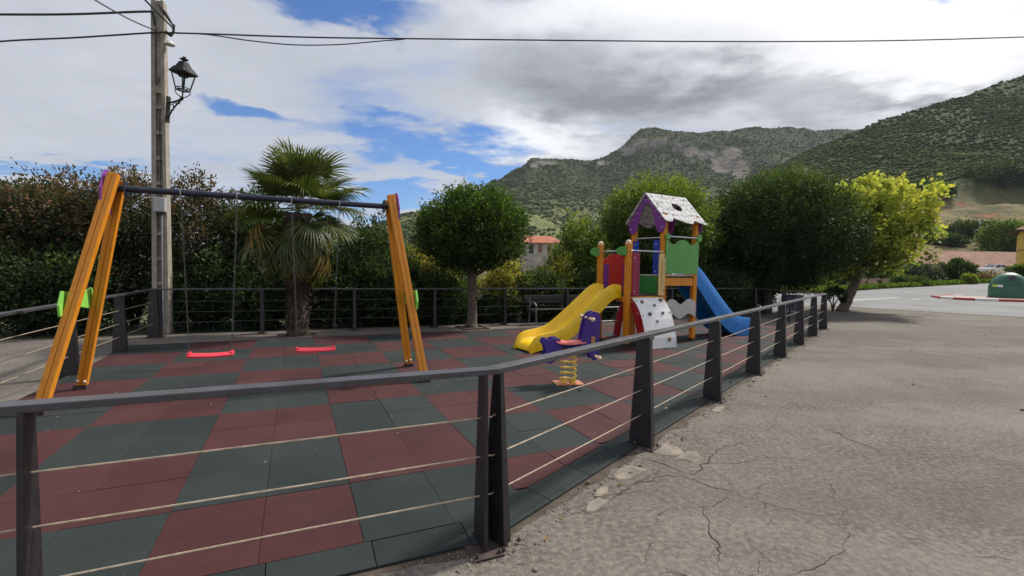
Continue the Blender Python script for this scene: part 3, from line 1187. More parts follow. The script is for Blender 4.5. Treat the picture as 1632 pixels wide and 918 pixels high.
slab(950, 806, 0.15, 0.05, 0.010, 1)
slab(958, 786, 0.09, 0.045, 0.012, 2)
slab(1003, 754, 0.20, 0.11, 0.008, 3)
slab(1146, 653, 0.15, 0.06, 0.010, 5)
slab(1066, 718, 0.20, 0.12, 0.007, 8)
slab(1100, 728, 0.17, 0.10, 0.006, 9)

# dirt in the gap between the strips and the concrete
for p0, d_, n_, L_ in ((CORNER, RDIR, RNRM, RLEN - .3), (CORNER, FDIR, UB, FLEN)):
    vs = []
    k_ = int(L_ / .04)
    for i in range(k_ + 1):
        q = p0 + d_ * (L_ * i / k_)
        w_ = .025 + .075 * max(0, mnoise.noise(q * 3.1) + .35) + random.uniform(0, .012)
        o_ = q - n_ * w_
        i_ = q + n_ * .014
        vs += [(o_.x, o_.y, .002), (i_.x, i_.y, .002)]
    MB().add(vs, [(2 * i, 2 * i + 1, 2 * i + 3, 2 * i + 2) for i in range(k_)]).build('dirt_seam', M['soil'], pavement)

v0, f0 = ico()
r = np.random.default_rng(21)
pts = []
for k_ in range(1700):                       # crumbled edge beside the border strip
    s = r.uniform(-0.3, RLEN - 1)
    off = -abs(r.normal(0.02, 0.09))
    p = CORNER + RDIR * s + RNRM * off
    pts.append((p.x, p.y, r.uniform(0.002, 0.007) * (2.2 if r.random() < .07 else 1)))
for k_ in range(350):
    s = r.uniform(-0.2, 1.2)
    p = CORNER + FDIR * s - UB * abs(r.normal(0.03, 0.12))
    pts.append((p.x, p.y, r.uniform(0.002, 0.006)))
for k_ in range(500):
    x, y = r.uniform(0, 9), r.uniform(1.6, 10)
    if (Vector((x, y, 0)) - CORNER).dot(RNRM) < -0.05:
        pts.append((x, y, r.uniform(0.002, 0.006)))
pts = np.array(pts)
k_ = len(pts)
vv = v0[None] * r.uniform(.6, 1.3, (k_, 12, 3)) * pts[:, 2][:, None, None] * np.array([1.2, 1.2, .7]) + np.c_[pts[:, :2], pts[:, 2] * .3][:, None, :]
ff = f0[None] + (np.arange(k_) * 12)[:, None, None]
prop(place('loose_grit', npmesh('loose_grit', vv.reshape(-1, 3), ff.reshape(-1, 3), M['chip'])), 'loose concrete grit along the edge of the rubber floor', 'grit', kind='stuff')

# small pale litter and fallen leaves on the rubber
pts = []
for k_ in range(90):
    p = grid(r.uniform(-3.5, 6), r.uniform(-1, 6))
    if all((p - a).dot(n) > 0 for a, n in BOUNDS):
        pts.append((p.x, p.y, r.uniform(0.002, 0.007)))
pts = np.array(pts)
k_ = len(pts)
vv = v0[None] * r.uniform(.5, 1.4, (k_, 12, 3)) * pts[:, 2][:, None, None] * np.array([1.4, 1, .35]) + np.c_[pts[:, :2], np.full(k_, TOP + .003)][:, None, :]
ff = f0[None] + (np.arange(k_) * 12)[:, None, None]
M['litter'] = paint('pale dry petals', (0.50, 0.46, 0.38), 0.9, 0.3, 40, world_=True)
prop(place('fallen_petals', npmesh('fallen_petals', vv.reshape(-1, 3), ff.reshape(-1, 3), M['litter'])), 'tiny pale bits scattered over the rubber tiles', 'litter', kind='stuff')

# earth pits cut in the pavement for the trees
for px, py, w in ((752, 522.5, .62), (474, 536, .7)):
    c = G(px, py)
    mb = MB()
    mb.box((0, 0, 0.004), (w, w, 0.006), A24)
    pit = mb.build('tree_pit', M['soil'], pavement, (c.x, c.y, 0))
    m_ = MB()
    for a in range(4):
        dd = (UA, UB, -UA, -UB)[a]
        e = (UB, -UA, -UB, UA)[a]
        m_.beam(dd * (w / 2) - e * (w / 2 + .03) + Vector((0, 0, .012)), dd * (w / 2) + e * (w / 2 - .03) + Vector((0, 0, .012)), .05, .03)
    m_.build('pit_frame', M['rust'], pit)


# ------------------------------------------------------------------ railings
RAIL_H = 0.972
BACK_L = Vector((-7.1, 9.5, 0))
BACK_R = BACK_L + UA * 17.06


def post_meshes():
    m_ = MB()
    # tapered welded post: flat plates, broad across the run, with a folded front edge
    m_.taper((0, 0, 0.02), (0.075, 0.205, 0), (0, 0, RAIL_H - 0.030), (0.055, 0.115, 0))
    p = m_.mesh('post', M['iron'])
    m_ = MB()
    m_.taper((0, 0, 0.0), (0.17, 0.27, 0), (0, 0, 0.014), (0.17, 0.27, 0))
    b = m_.mesh('base_plate', M['rust'])
    c = MB().lathe((0, 0, 0.014), [(0.011, 0), (0.011, .010), (0.006, .010), (0.006, .022)], 6).mesh('anchor_bolt', M['rust'])
    m_ = MB()
    m_.taper((0, 0, 0.014), (0.026, 0.165, 0), (0, 0, RAIL_H - 0.030), (0.022, 0.095, 0))
    n_ = MB()
    n_.taper((0, 0, 0.014), (0.060, 0.175, 0), (0, 0, RAIL_H - 0.030), (0.030, 0.055, 0))
    return p, b, c, m_.mesh('post', M['iron']), n_.mesh('post', M['iron'])


POST_ME, BASE_ME, BOLT_ME, THIN_ME, SLIM_ME = post_meshes()


def railing(label, p0, p1, stops, cut0=None, cut1=None, thin=(), slim=(), bolts=0, rod='rod', group='railing runs round the playground'):
    root = empty('railing', p0, label, 'railing', group)
    d = (p1 - p0).normalized()
    L = (p1 - p0).length
    s = Vector((d.y, -d.x, 0))
    rz = math.atan2(d.y, d.x)
    for i_, k_ in enumerate(stops):
        q = d * k_
        po = place('post', SLIM_ME if i_ in slim else THIN_ME if i_ in thin else POST_ME, root, q, rz, bevel=0.004)
        if i_ not in slim:
            place('base_plate', BASE_ME, po, bevel=0.003)
        if i_ < bolts:
            for sx, sy in ((-1, -1), (-1, 1), (1, -1), (1, 1)):
                place('anchor_bolt', BOLT_ME, po, (sx * .062, sy * .115, 0))
    w, h = 0.085, 0.031

    def end(P, cut):
        c = cut if cut is not None else s
        c = c * (w / 2 / c.dot(s))
        return P - c, P + c
    a0, a1 = end(Vector((0, 0, 0)), cut0)
    b0, b1 = end(d * L, cut1)
    z0, z1 = RAIL_H - h, RAIL_H
    m_ = MB().hexa([Vector((v.x, v.y, z)) for z in (z0, z1) for v in (a1, b1, b0, a0)])
    m_.build('top_rail', M['rail'], root, bevel=0.004)
    for z in (0.28, 0.49, 0.705):
        n = max(2, int(L / 0.9))
        pts = [d * (L * i / n) + Vector((0, 0, z + random.uniform(-.004, .004))) for i in range(n + 1)]
        MB().tube(pts, 0.0046 if rod == 'rod' else .0045, 6).build('rod', M[rod], root, smooth=True)
    return root


def mitre(d_in, d_out):
    b = (d_in.normalized() - d_out.normalized())
    if b.length < 1e-3:
        return None
    b.normalize()
    s = Vector((d_in.y, -d_in.x, 0))
    return b if b.dot(s) > 0 else -b


dF = -FDIR
dE = (BACK_R - RIGHT_END).normalized()
dL = (BACK_L - LEFT_CORNER).normalized()
LL = (BACK_L - LEFT_CORNER).length
mc = mitre(dF, RDIR)
railing('nearest dark railing run along the bottom left of the picture', LEFT_CORNER, CORNER, [0.08, 1.812, FLEN - 0.055], None, mc, thin=(0, 1, 2), bolts=3)


def for_run(c, d):
    s = Vector((d.y, -d.x, 0))
    return c if c.dot(s) > 0 else -c


railing('long dark railing run receding between rubber floor and concrete street', CORNER, RIGHT_END, [0.045] + [RLEN / 7 * k_ for k_ in range(1, 7)] + [RLEN - 0.08],
        for_run(mc, RDIR), for_run(mitre(RDIR, dE), RDIR), slim=(0,), bolts=4)
railing('short far railing run closing the right end behind the blue slide', RIGHT_END, BACK_R, [1.85], for_run(mitre(RDIR, dE), dE), for_run(mitre(dE, -UA), dE), rod='rod_dark')
railing('back railing run in front of the hedge, palm and bench', BACK_L, BACK_R, [0.08] + [17.06 / 9 * k_ for k_ in range(1, 9)] + [17.0], for_run(mitre(dL, UA), UA), for_run(mitre(dE, -UA), UA), rod='rod_dark')
railing('left railing run from the edge of the picture to the concrete pole', LEFT_CORNER, BACK_L, [LL - 7.4, LL - 5.55, LL - 3.75, LL - 1.95, LL - 0.10], None, for_run(mitre(dL, UA), dL))

# ------------------------------------------------------------------ concrete utility pole
pole_p = G(260, 530)
pole_p.z = -0.02
PX, PY = pole_p.x, pole_p.y
pole = empty('utility_pole', pole_p, 'tall weathered concrete utility pole behind the left corner of the railing', 'pole')
pole.rotation_euler = (0, 0, rad(18))
pole.scale = (0.74, 0.78, 1)
Hp = 6.88
m_ = MB()
m_.taper((0, 0.03, 0), (0.40, 0.20, 0), (0, 0.03, Hp), (0.29, 0.17, 0))
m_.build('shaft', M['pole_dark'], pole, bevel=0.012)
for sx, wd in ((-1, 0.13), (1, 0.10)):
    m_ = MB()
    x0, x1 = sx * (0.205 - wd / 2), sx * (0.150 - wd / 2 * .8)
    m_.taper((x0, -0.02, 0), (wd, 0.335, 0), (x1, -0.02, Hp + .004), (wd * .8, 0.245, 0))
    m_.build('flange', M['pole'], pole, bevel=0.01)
for k_ in range(9):
    z = 0.55 + 0.52 * k_
    m_ = MB().box((0.012, -0.10, z), (0.20 - 0.010 * k_, 0.10, 0.07))
    m_.build('cross_rib', M['pole'], pole, bevel=0.006)
m_ = MB().taper((0, -0.085, 5.0), (0.20, 0.10, 0), (0, -0.07, Hp - .01), (0.16, 0.09, 0))
m_.build('solid_head', M['pole'], pole)
for k_ in range(11):
    MB().lathe((0.035, -0.128 + .0007 * k_, 5.15 + 0.115 * k_), [(0.011, 0), (0.011, -0.008)], 8, 'y').build('bolt_hole', M['bolt_dark'], pole)
bx_ = MB().box((0.055, -0.255, 2.70), (0.27, 0.15, 0.30)).build('junction_box', M['box_grey'], pole, bevel=0.012)
MB().box((0.055, -0.335, 2.70), (0.25, 0.012, 0.28)).build('box_lid', M['box_grey'], bx_, bevel=0.004)
MB().box((0.055, -0.26, 2.52), (0.10, 0.07, 0.07)).build('cable_gland', M['cable'], bx_, bevel=0.01)
MB().tube([(0.075, -0.195, 2.5), (0.075, -0.195, 1.2), (0.078, -0.20, 0.02)], 0.022, 8).build('conduit', M['box_grey'], pole, smooth=True)
MB().tube([(-0.02, -0.17, 6.3), (-0.03, -0.165, 5.9), (-0.035, -0.165, 5.55), (-0.03, -0.185, 5.25), (0.0, -0.20, 5.15), (0.03, -0.18, 5.22), (0.01, -0.17, 5.3)], 0.014, 6).build('loose_cable', M['cable'], pole, smooth=True)
MB().tube([(0.03, -0.15, 4.5), (0.04, -0.16, 3.6), (0.055, -0.20, 2.85)], 0.012, 6).build('riser_cable', M['cable'], pole, smooth=True)
m_ = MB().tube([(0.10, -0.02, 6.32), (0.30, -0.06, 6.22), (0.36, -0.07, 6.30), (0.37, -0.07, 6.45)], 0.035, 8)
m_.tube([(0.05, -0.20, 6.78), (0.2, -0.14, 6.62), (0.36, -0.07, 6.42)], [0.018, 0.045, 0.02], 8)
m_.build('cable_clamp', M['cable'], pole, smooth=True)
m_ = MB().lathe((0.28, -0.10, 6.02), [(0.02, .10), (0.06, .07), (0.13, .0), (0.12, -.01), (0.03, .03)], 14)
m_.build('lamp_shade', M['porcelain'], pole, smooth=True)

# lantern on an iron arm
lroot = empty('street_lantern', at(268, 168, PY - .1), 'black four sided street lantern on a scrolled iron arm fixed to the pole', 'lantern')
arm = MB()
arm.box((0.0, 0, -0.10), (0.05, 0.09, 0.62))
arm.tube([(0.02, 0, 0.06), (0.24, 0, 0.10), (0.42, 0, 0.16)], 0.022, 8)
arm.tube([(0.02, 0, -0.30), (0.10, 0, -0.16), (0.24, 0, 0.0), (0.40, 0, 0.12)], 0.018, 8)
for c, rr in (((0.10, 0, -0.04), .07), ((0.20, 0, 0.03), .045), ((0.29, 0, .08), .03)):
    arm.tube([(c[0] + rr * math.cos(a * .5), 0, c[2] + rr * math.sin(a * .5)) for a in range(14)], 0.011, 6)
arm.ball((0.42, 0, 0.17), (.045, .045, .05))
arm.ball((0.33, 0, 0.06), (.03, .03, .03))
arm.build('arm', M['lamp_iron'], lroot, smooth=True)
LX, LZ = 0.44, 0.21
cr = MB()
for a in range(4):
    cs, sn = math.cos(a * PI / 2 + PI / 4), math.sin(a * PI / 2 + PI / 4)
    cr.tube([(LX, 0, LZ - .02), (LX + .10 * cs, .10 * sn, LZ + .02), (LX + .17 * cs, .17 * sn, LZ + .10), (LX + .15 * cs, .15 * sn, LZ + .19)], 0.012, 6)
cr.build('cradle', M['lamp_iron'], lroot, smooth=True)
fr = MB()
zb, zt, rb, rt = LZ + .15, LZ + .56, .15, .26
for a in range(4):
    c0, s0 = math.cos(a * PI / 2 + PI / 4), math.sin(a * PI / 2 + PI / 4)
    c1, s1 = math.cos(a * PI / 2 + 3 * PI / 4), math.sin(a * PI / 2 + 3 * PI / 4)
    q = 1.414
    B0, T0 = Vector((LX + rb * q * c0 * .72, rb * q * s0 * .72, zb)), Vector((LX + rt * q * c0 * .72, rt * q * s0 * .72, zt))
    B1, T1 = Vector((LX + rb * q * c1 * .72, rb * q * s1 * .72, zb)), Vector((LX + rt * q * c1 * .72, rt * q * s1 * .72, zt))
    fr.beam(B0, T0, .030, .030)
    fr.beam(B0, B1, .030, .030)
    fr.beam(B0 + Vector((0, 0, .06)), B1 + Vector((0, 0, .06)), .012, .016)
fr.build('frame', M['lamp_iron'], lroot)
rf = MB()
rf.taper((LX, 0, zt - .03), (.44, .44, 0), (LX, 0, zt + .0), (.46, .46, 0))
rf.taper((LX, 0, zt + .0), (.46, .46, 0), (LX, 0, zt + .12), (.30, .30, 0))
rf.taper((LX, 0, zt + .12), (.27, .27, 0), (LX, 0, zt + .25), (.15, .15, 0))
rf.lathe((LX, 0, zt + .25), [(.05, 0), (.045, .04), (.10, .05), (.10, .065), (.05, .085), (.03, .10), (.045, .115), (.0, .13)], 10)
rf.build('roof', M['lamp_iron'], lroot)
rf = MB().lathe((LX, 0, zt - .10), [(.10, 0), (.11, .04), (.08, .08)], 12)
rf.build('lamp_holder', M['lamp_iron'], lroot, smooth=True)
mg_, tg, bg = new_mat('lantern glass')
bg.inputs['Base Color'].default_value = (0.9, 0.92, 0.92, 1)
bg.inputs['Roughness'].default_value = 0.05
bg.inputs['Transmission Weight'].default_value = 1.0
bg.inputs['IOR'].default_value = 1.05
M['glass'] = mg_
for a in range(4):
    c0, s0 = math.cos(a * PI / 2 + PI / 4), math.sin(a * PI / 2 + PI / 4)
    c1, s1 = math.cos(a * PI / 2 + 3 * PI / 4), math.sin(a * PI / 2 + 3 * PI / 4)
    k0, k1 = rb * 1.0, rt * 1.0
    MB().add([(LX + k0 * c0, k0 * s0, zb), (LX + k0 * c1, k0 * s1, zb), (LX + k1 * c1, k1 * s1, zt), (LX + k1 * c0, k1 * s0, zt)], [(0, 1, 2, 3)]).build('pane', M['glass'], lroot)
lroot.rotation_euler = (0, rad(4), rad(-12))
lroot.scale = (0.78, 0.78, 0.86)


# overhead cables
def cable(label, pts, r):
    ps = [Vector(p) for p in pts]
    out = []
    for i in range(len(ps) - 1):
        a, b = ps[max(i - 1, 0)], ps[i]
        c, d = ps[i + 1], ps[min(i + 2, len(ps) - 1)]
        for k_ in range(8):
            t = k_ / 8
            out.append(0.5 * ((2 * b) + (c - a) * t + (2 * a - 5 * b + 4 * c - d) * t * t + (3 * b - a - 3 * c + d) * t ** 3))
    out.append(ps[-1])
    o = MB().tube(out, r, 6).build('overhead_cable', M['cable'], smooth=True)
    return prop(o, label, 'cable', 'cables strung from the concrete pole')


PYc = PY - 0.15
cable('thick black cable running left from the top of the pole', [at(247, 40, PYc), at(243, 22, PYc), at(230, 18.5, PYc), at(120, 22.5, PYc), at(0, 23, PYc), at(-200, 21, PYc)], 0.022)
cable('lower black cable sloping down to the left edge of the picture', [at(262, 52, PYc), at(245, 52, PYc), at(120, 60, PYc), at(0, 66, PYc), at(-200, 84, PYc)], 0.017)
cable('slanting cable from the pole to the top edge, left of the thickest', [at(246, 48, PYc), at(205, 30, 9.3), at(150, -1, 8.2), at(60, -60, 6.5)], 0.012)
cable('steep doubled cable leaving the pole head over the top edge', [at(275, 44, PYc), at(245, 14, 9.2), at(228, -4, 8.6), at(190, -50, 7.2)], 0.017)
cable('long taut cable crossing the whole sky to the right edge', [at(262, 52, PYc), at(330, 54, 10.2), at(480, 59, 10.8), at(640, 61.5, 11.5), at(1100, 66, 13.0), at(1400, 65, 14.0), at(1632, 59, 15.0), at(1900, 50, 16)], 0.016)
cable('slack thin cable sagging under the long one, right of the pole', [at(280, 53, PYc), at(330, 55, 10.15), at(400, 65, 10.4), at(470, 71.5, 10.7), at(540, 71, 11.0), at(600, 66, 11.3), at(645, 62.5, 11.5)], 0.012)

# ------------------------------------------------------------------ swing frame
sw_l, sw_r = Vector((-4.28, 5.30, 0)), Vector((-1.725, 6.46, 0))
swr = empty('swing_set', (0, 0, 0), 'orange wooden A frame swing stand with a dark blue crossbar', 'swing set')
ZB = 2.30
m_ = MB().tube([sw_l + UA * -0.12 + Vector((0, 0, ZB)), sw_r + UA * 0.10 + Vector((0, 0, ZB))], 0.036, 14)
cb = m_.build('crossbar', M['navy'], swr, smooth=True)


def plate_hole(outer, holes, o, ex, ey, th):
    """flat plate with holes as mesh builder"""
    from mathutils.geometry import tessellate_polygon
    loops = [outer] + holes
    flat = [p for lp in loops for p in lp]
    tris = tessellate_polygon([[Vector((a, b, 0)) for a, b in lp] for lp in loops])
    o, ex, ey = Vector(o), Vector(ex), Vector(ey)
    n = ex.cross(ey).normalized()
    vs = []
    for s in (-.5, .5):
        vs += [o + ex * a + ey * b + n * (s * th) for a, b in flat]
    N = len(flat)
    fs = []
    for t_ in tris:
        a, b, c = (Vector((*flat[i], 0)) for i in t_)
        up = (b - a).cross(c - a).z > 0
        t2 = tuple(t_) if up else tuple(reversed(t_))
        fs.append(tuple(i + N for i in t2))
        fs.append(tuple(reversed(t2)))
    st = 0
    for lp in loops:
        k_ = len(lp)
        area = sum(lp[i][0] * lp[(i + 1) % k_][1] - lp[(i + 1) % k_][0] * lp[i][1] for i in range(k_))
        for i in range(k_):
            a, b = st + i, st + (i + 1) % k_
            if (area > 0) == (lp is outer):
                fs.append((a, b, b + N, a + N))
            else:
                fs.append((b, a, a + N, b + N))
        st += k_
    return MB().add(vs, fs)


def arc(cx, cy, rx, ry, a0, a1, n):
    return [(cx + rx * math.cos(rad(a0 + (a1 - a0) * i / n)), cy + ry * math.sin(rad(a0 + (a1 - a0) * i / n))) for i in range(n + 1)]


for side, apex, feet in ((-1, sw_l, (G(62, 667), G(130, 625))), (1, sw_r, (G(677, 613), G(651, 588)))):
    legs = []
    for ft, back in zip(feet, (0, 1)):
        foot = Vector((ft.x, ft.y, TOP))
        top = apex + UA * (side * 0.06) + UB * (0.10 if back else -0.10) + Vector((0, 0, 2.44 if not back else 2.40))
        d = (top - foot).normalized()
        m_ = MB()
        sv = (UA - d * UA.dot(d)).normalized()
        for e in (-1, 1):
            m_.beam(foot + sv * (e * 0.025), top + sv * (e * 0.025), 0.045, 0.088, sv)
        m_.beam(foot, top - d * .02, 0.008, 0.070, sv)
        lg_ = m_.build('leg', M['orange'], swr, bevel=0.006)
        legs.append((foot, top))
        for e in (-1, 1):
            q = foot + d * 0.10 - UB * 0.056 * (1 if not back else 1) + sv * (e * .03)
            MB().ball(q, .016).build('bolt_cap', M['bolt'], lg_, smooth=True)
        MB().taper((foot.x, foot.y, TOP - .002), (.12, .12, 0), (foot.x, foot.y, TOP + .05), (.115, .115, 0), A24).build('foot_shoe', M['rust'], lg_)
    # lime plate that ties the two legs, rounded, at chest height
    za, zb_ = 0.93, 1.20
    pf = [legs[0][0].lerp(legs[0][1], (z - TOP) / 2.4) for z in (za, zb_)]
    pb = [legs[1][0].lerp(legs[1][1], (z - TOP) / 2.36) for z in (za, zb_)]
    mid = (pf[0] + pb[0]) / 2
    w2 = (pb[0] - pf[0]).length / 2
    out = [(-w2 - .08, 0.02)] + [(-w2 * .5, .06), (0, .085), (w2 * .5, .06)] + [(w2 + .08, .02), (w2 + .10, .13), (w2 + .02, .27), (w2 * .4, .24), (0, .225), (-w2 * .4, .24), (-w2 - .02, .27), (-w2 - .10, .13)]
    cpl = (pf[0] + pb[0] + pf[1] + pb[1]) / 4
    o_ = Vector((mid.x, mid.y, za)) + UA * (side * 0.062 + (cpl - mid).dot(UA) * 0.6)
    MB().prism(out, o_, UB, Vector((0, 0, 1)), 0.02).build('brace_plate', M['lime'], swr, bevel=0.003)
    # purple cap plate outside the apex
    out = [(-.22, -.30), (-.15, -.34), (.15, -.34), (.22, -.30), (.21, -.08), (.13, .06), (.06, .12), (0, .135), (-.06, .12), (-.13, .06), (-.21, -.08)]
    MB().prism(out, apex + UA * (side * 0.15) + Vector((0, 0, 2.36)), UB, Vector((0, 0, 1)), 0.02).build('cap_plate', M['purple'], swr, bevel=0.003)
    m_ = MB().beam(apex + UA * (-side * 0.02) + Vector((0, 0, ZB)), apex + UA * (-side * 0.008) + Vector((0, 0, ZB)), .16, .16)
    m_.build('crossbar_flange', M['navy'], swr, bevel=.004)


def chain_mesh(top, bot):
    """welded links, every other one turned a quarter"""
    top, bot = Vector(top), Vector(bot)
    d = (top - bot)
    L = d.length
    d.normalize()
    s = d.cross(Vector((0, 1, 0))).normalized()
    u = s.cross(d)
    n = int(L / 0.034)
    m_ = MB()
    for i in range(n):
        c = bot + d * ((i + .5) * L / n)
        a = s if i % 2 else u
        pts = []
        for k_ in range(9):
            t = 2 * PI * k_ / 8
            pts.append(c + d * (0.021 * math.cos(t)) + a * (0.0085 * math.sin(t)))
        m_.tube(pts, 0.0030, 4, cap=False)
    return m_


M['chain'] = paint('galvanised chain', (0.11, 0.105, 0.10), 0.45, 0.2, 30, metal=0.6)
for tt, yaw, lab in ((0.80, 0.03, 'red swing seat on chains nearer the left leg pair'), (1.95, -0.02, 'red swing seat on chains nearer the palm trunk and right legs')):
    c = sw_l + UA * tt
    zs = 0.415
    root = empty('swing', (c.x, c.y, zs), lab, 'swing', 'swings hanging from the crossbar')
    rows = []
    for i in range(9):
        a = -0.235 + 0.47 * i / 8
        sag = -0.012 * (1 - (a / .235) ** 2)
        w = 0.085 + (0.012 if abs(a) < .2 else 0)
        rows.append([UA * a + UB * e * w + Vector((0, 0, sag + zz)) for e, zz in ((-1, -.010), (-1.02, .012), (-.85, .022), (.85, .022), (1.02, .012), (1, -.010))])
    m_ = MB().loft(rows, close=True, cap=True)
    m_.build('seat', M['seat_red'], root, bevel=.003, smooth=False)
    for e in (-1, 1):
        m_ = MB().box(UA * (e * .215) + Vector((0, 0, .03)), (.03, .15, .016), A24)
        m_.build('seat_clip', M['seat_red'], root, bevel=.003)
        chain_mesh(UA * (e * .28) + Vector((0, 0, ZB - zs - .06)), UA * (e * .215) + Vector((0, 0, .03))).build('chain', M['chain'], root, smooth=True)
        m_ = MB().tube([UA * (e * .28) + Vector((0, 0, ZB - zs + .03)) + UB * .045, UA * (e * .28) + Vector((0, 0, ZB - zs - .05)) + UB * .03, UA * (e * .28) + Vector((0, 0, ZB - zs - .06)), UA * (e * .28) + Vector((0, 0, ZB - zs - .05)) - UB * .03, UA * (e * .28) + Vector((0, 0, ZB - zs + .03)) - UB * .045], .008, 6)
        m_.build('hanger', M['steel'], root, smooth=True)


# ------------------------------------------------------------------ play tower
TB = G(997, 556)
tower = empty('play_tower', (TB.x, TB.y, TOP), 'play tower with white house roof, two slides and a climbing wall', 'play tower', rz=rad(30))
MW, MD = 0.93, 0.80
X, Y_, Z = Vector((1, 0, 0)), Vector((0, 1, 0)), Vector((0, 0, 1))


def part(mb_, name, mat, parent=None, bevel=0.004, smooth=False):
    return mb_.build(name, M[mat], parent or tower, bevel=bevel, smooth=smooth)


def screw(p, axis, parent, mat='bolt', r=.014):
    m_ = MB().lathe(p, [(r, 0), (r, .006), (r * .6, .011)] if axis != '-y' else [(r, 0), (r, -.006), (r * .6, -.011)], 8, 'y' if 'y' in axis else axis)
    m_.build('screw_cap', M[mat], parent)


def post(x, y, h, cap=None):
    m_ = MB()
    for e in (-1, 1):
        m_.box((x + e * .025, y, h / 2), (.044, .095, h))
    m_.box((x, y, h / 2), (.012, .07, h - .01))
    p = part(m_, 'post', 'orange', bevel=.006)
    if cap:
        MB().lathe((x, y, h), [(.056, -.02), (.058, .01), (.05, .04), (.025, .06), (0.001, .066)], 12).build('post_cap', M[cap], p, smooth=True)
    MB().box((x, y, .03), (.11, .11, .07)).build('post_shoe', M['rust'], p)
    return p


post(0, 0, 1.98, 'peg')
post(0, MD, 1.98, 'peg')
post(MW, 0, 2.62)
post(MW, MD, 2.62)
post(2 * MW, 0, 2.60)
post(2 * MW, MD, 2.60)
# decks and beams
for x0, x1, z in ((0.0, MW, 1.0), (MW, 2 * MW, 1.36)):
    m_ = MB().box(((x0 + x1) / 2, MD / 2, z - .015), (x1 - x0 - .10, MD + .04, .03))
    part(m_, 'deck', 'bench_wood')
    for y in (0, MD):
        part(MB().box(((x0 + x1) / 2, y, z - .085), (x1 - x0 - .104, .06, .10)), 'deck_beam', 'orange')
    for x in (x0, x1):
        part(MB().box((x, MD / 2, z - .095), (.05, MD - .104, .09)), 'deck_beam', 'orange')
part(MB().box((1.5 * MW, 0, 1.195), (MW - .104, .06, .06)), 'deck_beam', 'orange')
part(MB().box((1.5 * MW, -.02, 1.385), (MW - .104, .05, .035)), 'trim_strip', 'cream')

# red window panel on the far side of the low deck
wav = [(.05, 1.72), (.14, 1.705), (.22, 1.715), (.30, 1.775), (.38, 1.80), (.55, 1.80), (.63, 1.775), (.70, 1.715), (.79, 1.705), (.88, 1.72)]
out = [(.05, 1.02), (.88, 1.02)] + list(reversed(wav))
rp = part(plate_hole(out, [], (0, MD + .06, 0), X, Z, .022), 'window_panel', 'red', bevel=.002)
for xa in (.13, .67):
    MB().prism([(xa, 1.10), (xa + .14, 1.10), (xa + .14, 1.58), (xa, 1.58)], (0, MD + .043, 0), X, Z, .012).build('inset', M['purple'], rp, bevel=.002)
rp.data.materials[0] = M['red']

# hand bars
part(MB().tube([(0, -.10, 1.83), (0, MD + .12, 1.83)], .017, 10), 'hand_bar', 'steel', bevel=0, smooth=True)
part(MB().tube([(.03, -.03, 1.84), (MW - .03, -.03, 1.84)], .016, 10), 'hand_bar', 'steel', bevel=0, smooth=True)
part(MB().tube([(MW - .02, .04, 2.13), (MW - .02, MD - .04, 2.13)], .016, 10), 'hand_bar', 'steel', bevel=0, smooth=True)
part(MB().tube([(MW, -.075, 2.15), (2 * MW + .02, -.075, 2.15)], .016, 10), 'hand_bar', 'steel', bevel=0, smooth=True)
ear = arc(0, 0, .085, .085, 90, 270, 8) + [(.13, -.085), (.15, .0), (.13, .085)]
ear = [(-.06, -.085), (.07, -.085), (.16, -.065), (.215, -.02), (.215, .03), (.16, .07), (.07, .085), (-.06, .085)]
for y_b in (MD + .03, .045):
    part(MB().prism(ear, (-.062, y_b, 1.83), Y_, Z, .024), 'bar_bracket', 'green')
part(MB().prism(arc(0, 0, .075, .075, 0, 360, 14)[:-1], (2 * MW + .03, -.08, 2.15), X, Z, .03), 'bar_bracket', 'green')
part(MB().prism(arc(0, 0, .065, .065, 0, 360, 14)[:-1], (MW + .03, -.08, 2.15), X, Z, .03), 'bar_bracket', 'green')

# entry side of the low deck: wine panel and cream panel with slots
pp = part(plate_hole([(.06, .98), (.235, .98), (.235, 1.80), (.06, 1.80)], [], (0, -.065, 0), X, Z, .022), 'grip_panel', 'plum', bevel=.003)
for k_ in range(5):
    screw((.205, -.078, 1.10 + .15 * k_), '-y', pp, 'bolt_dark', .009)
for z in (1.06, 1.70):
    screw((.10, -.078, z), '-y', pp, 'bolt')
cp = part(plate_hole([(.755, .98), (.90, .98), (.92, 1.02), (.92, 1.36), (.94, 1.62), (.92, 1.76), (.88, 1.80), (.775, 1.80), (.755, 1.77)], [[(.82, 1.20), (.845, 1.20), (.845, 1.68), (.82, 1.68)]], (0, -.065, 0), X, Z, .022), 'grip_panel', 'cream', bevel=.003)
for z in (1.06, 1.60, 1.74):
    screw((.90, -.078, z), '-y', cp, 'bolt_dark', .011)
# green riser between the two decks, blue uprights
part(plate_hole([(.09, 1.0), (MD - .09, 1.0), (MD - .09, 1.355), (.09, 1.355)], [], (MW - .04, 0, 0), Y_, Z, .022), 'riser_panel', 'midgreen', bevel=.003)
part(MB().box((MW - .04, MD / 2, 1.372), (.045, MD - .16, .022)), 'trim_strip', 'palegrey')
for y0, y1 in ((.04, .19), (MD - .19, MD - .04)):
    bp = part(plate_hole([(y0, 1.39), (y1, 1.39), (y1, 2.08), (y0, 2.08)], [[((y0 + y1) / 2 - .012, 1.55), ((y0 + y1) / 2 + .012, 1.55), ((y0 + y1) / 2 + .012, 1.92), ((y0 + y1) / 2 - .012, 1.92)]], (MW - .065, 0, 0), Y_, Z, .022), 'grip_panel', 'blue', bevel=.003)
    for z in (1.45, 2.0):
        m_ = MB().lathe((MW - .077, (y0 + y1) / 2, z), [(.013, 0), (.013, -.008)], 8, 'x')
        m_.build('screw_cap', M['bolt'], bp)

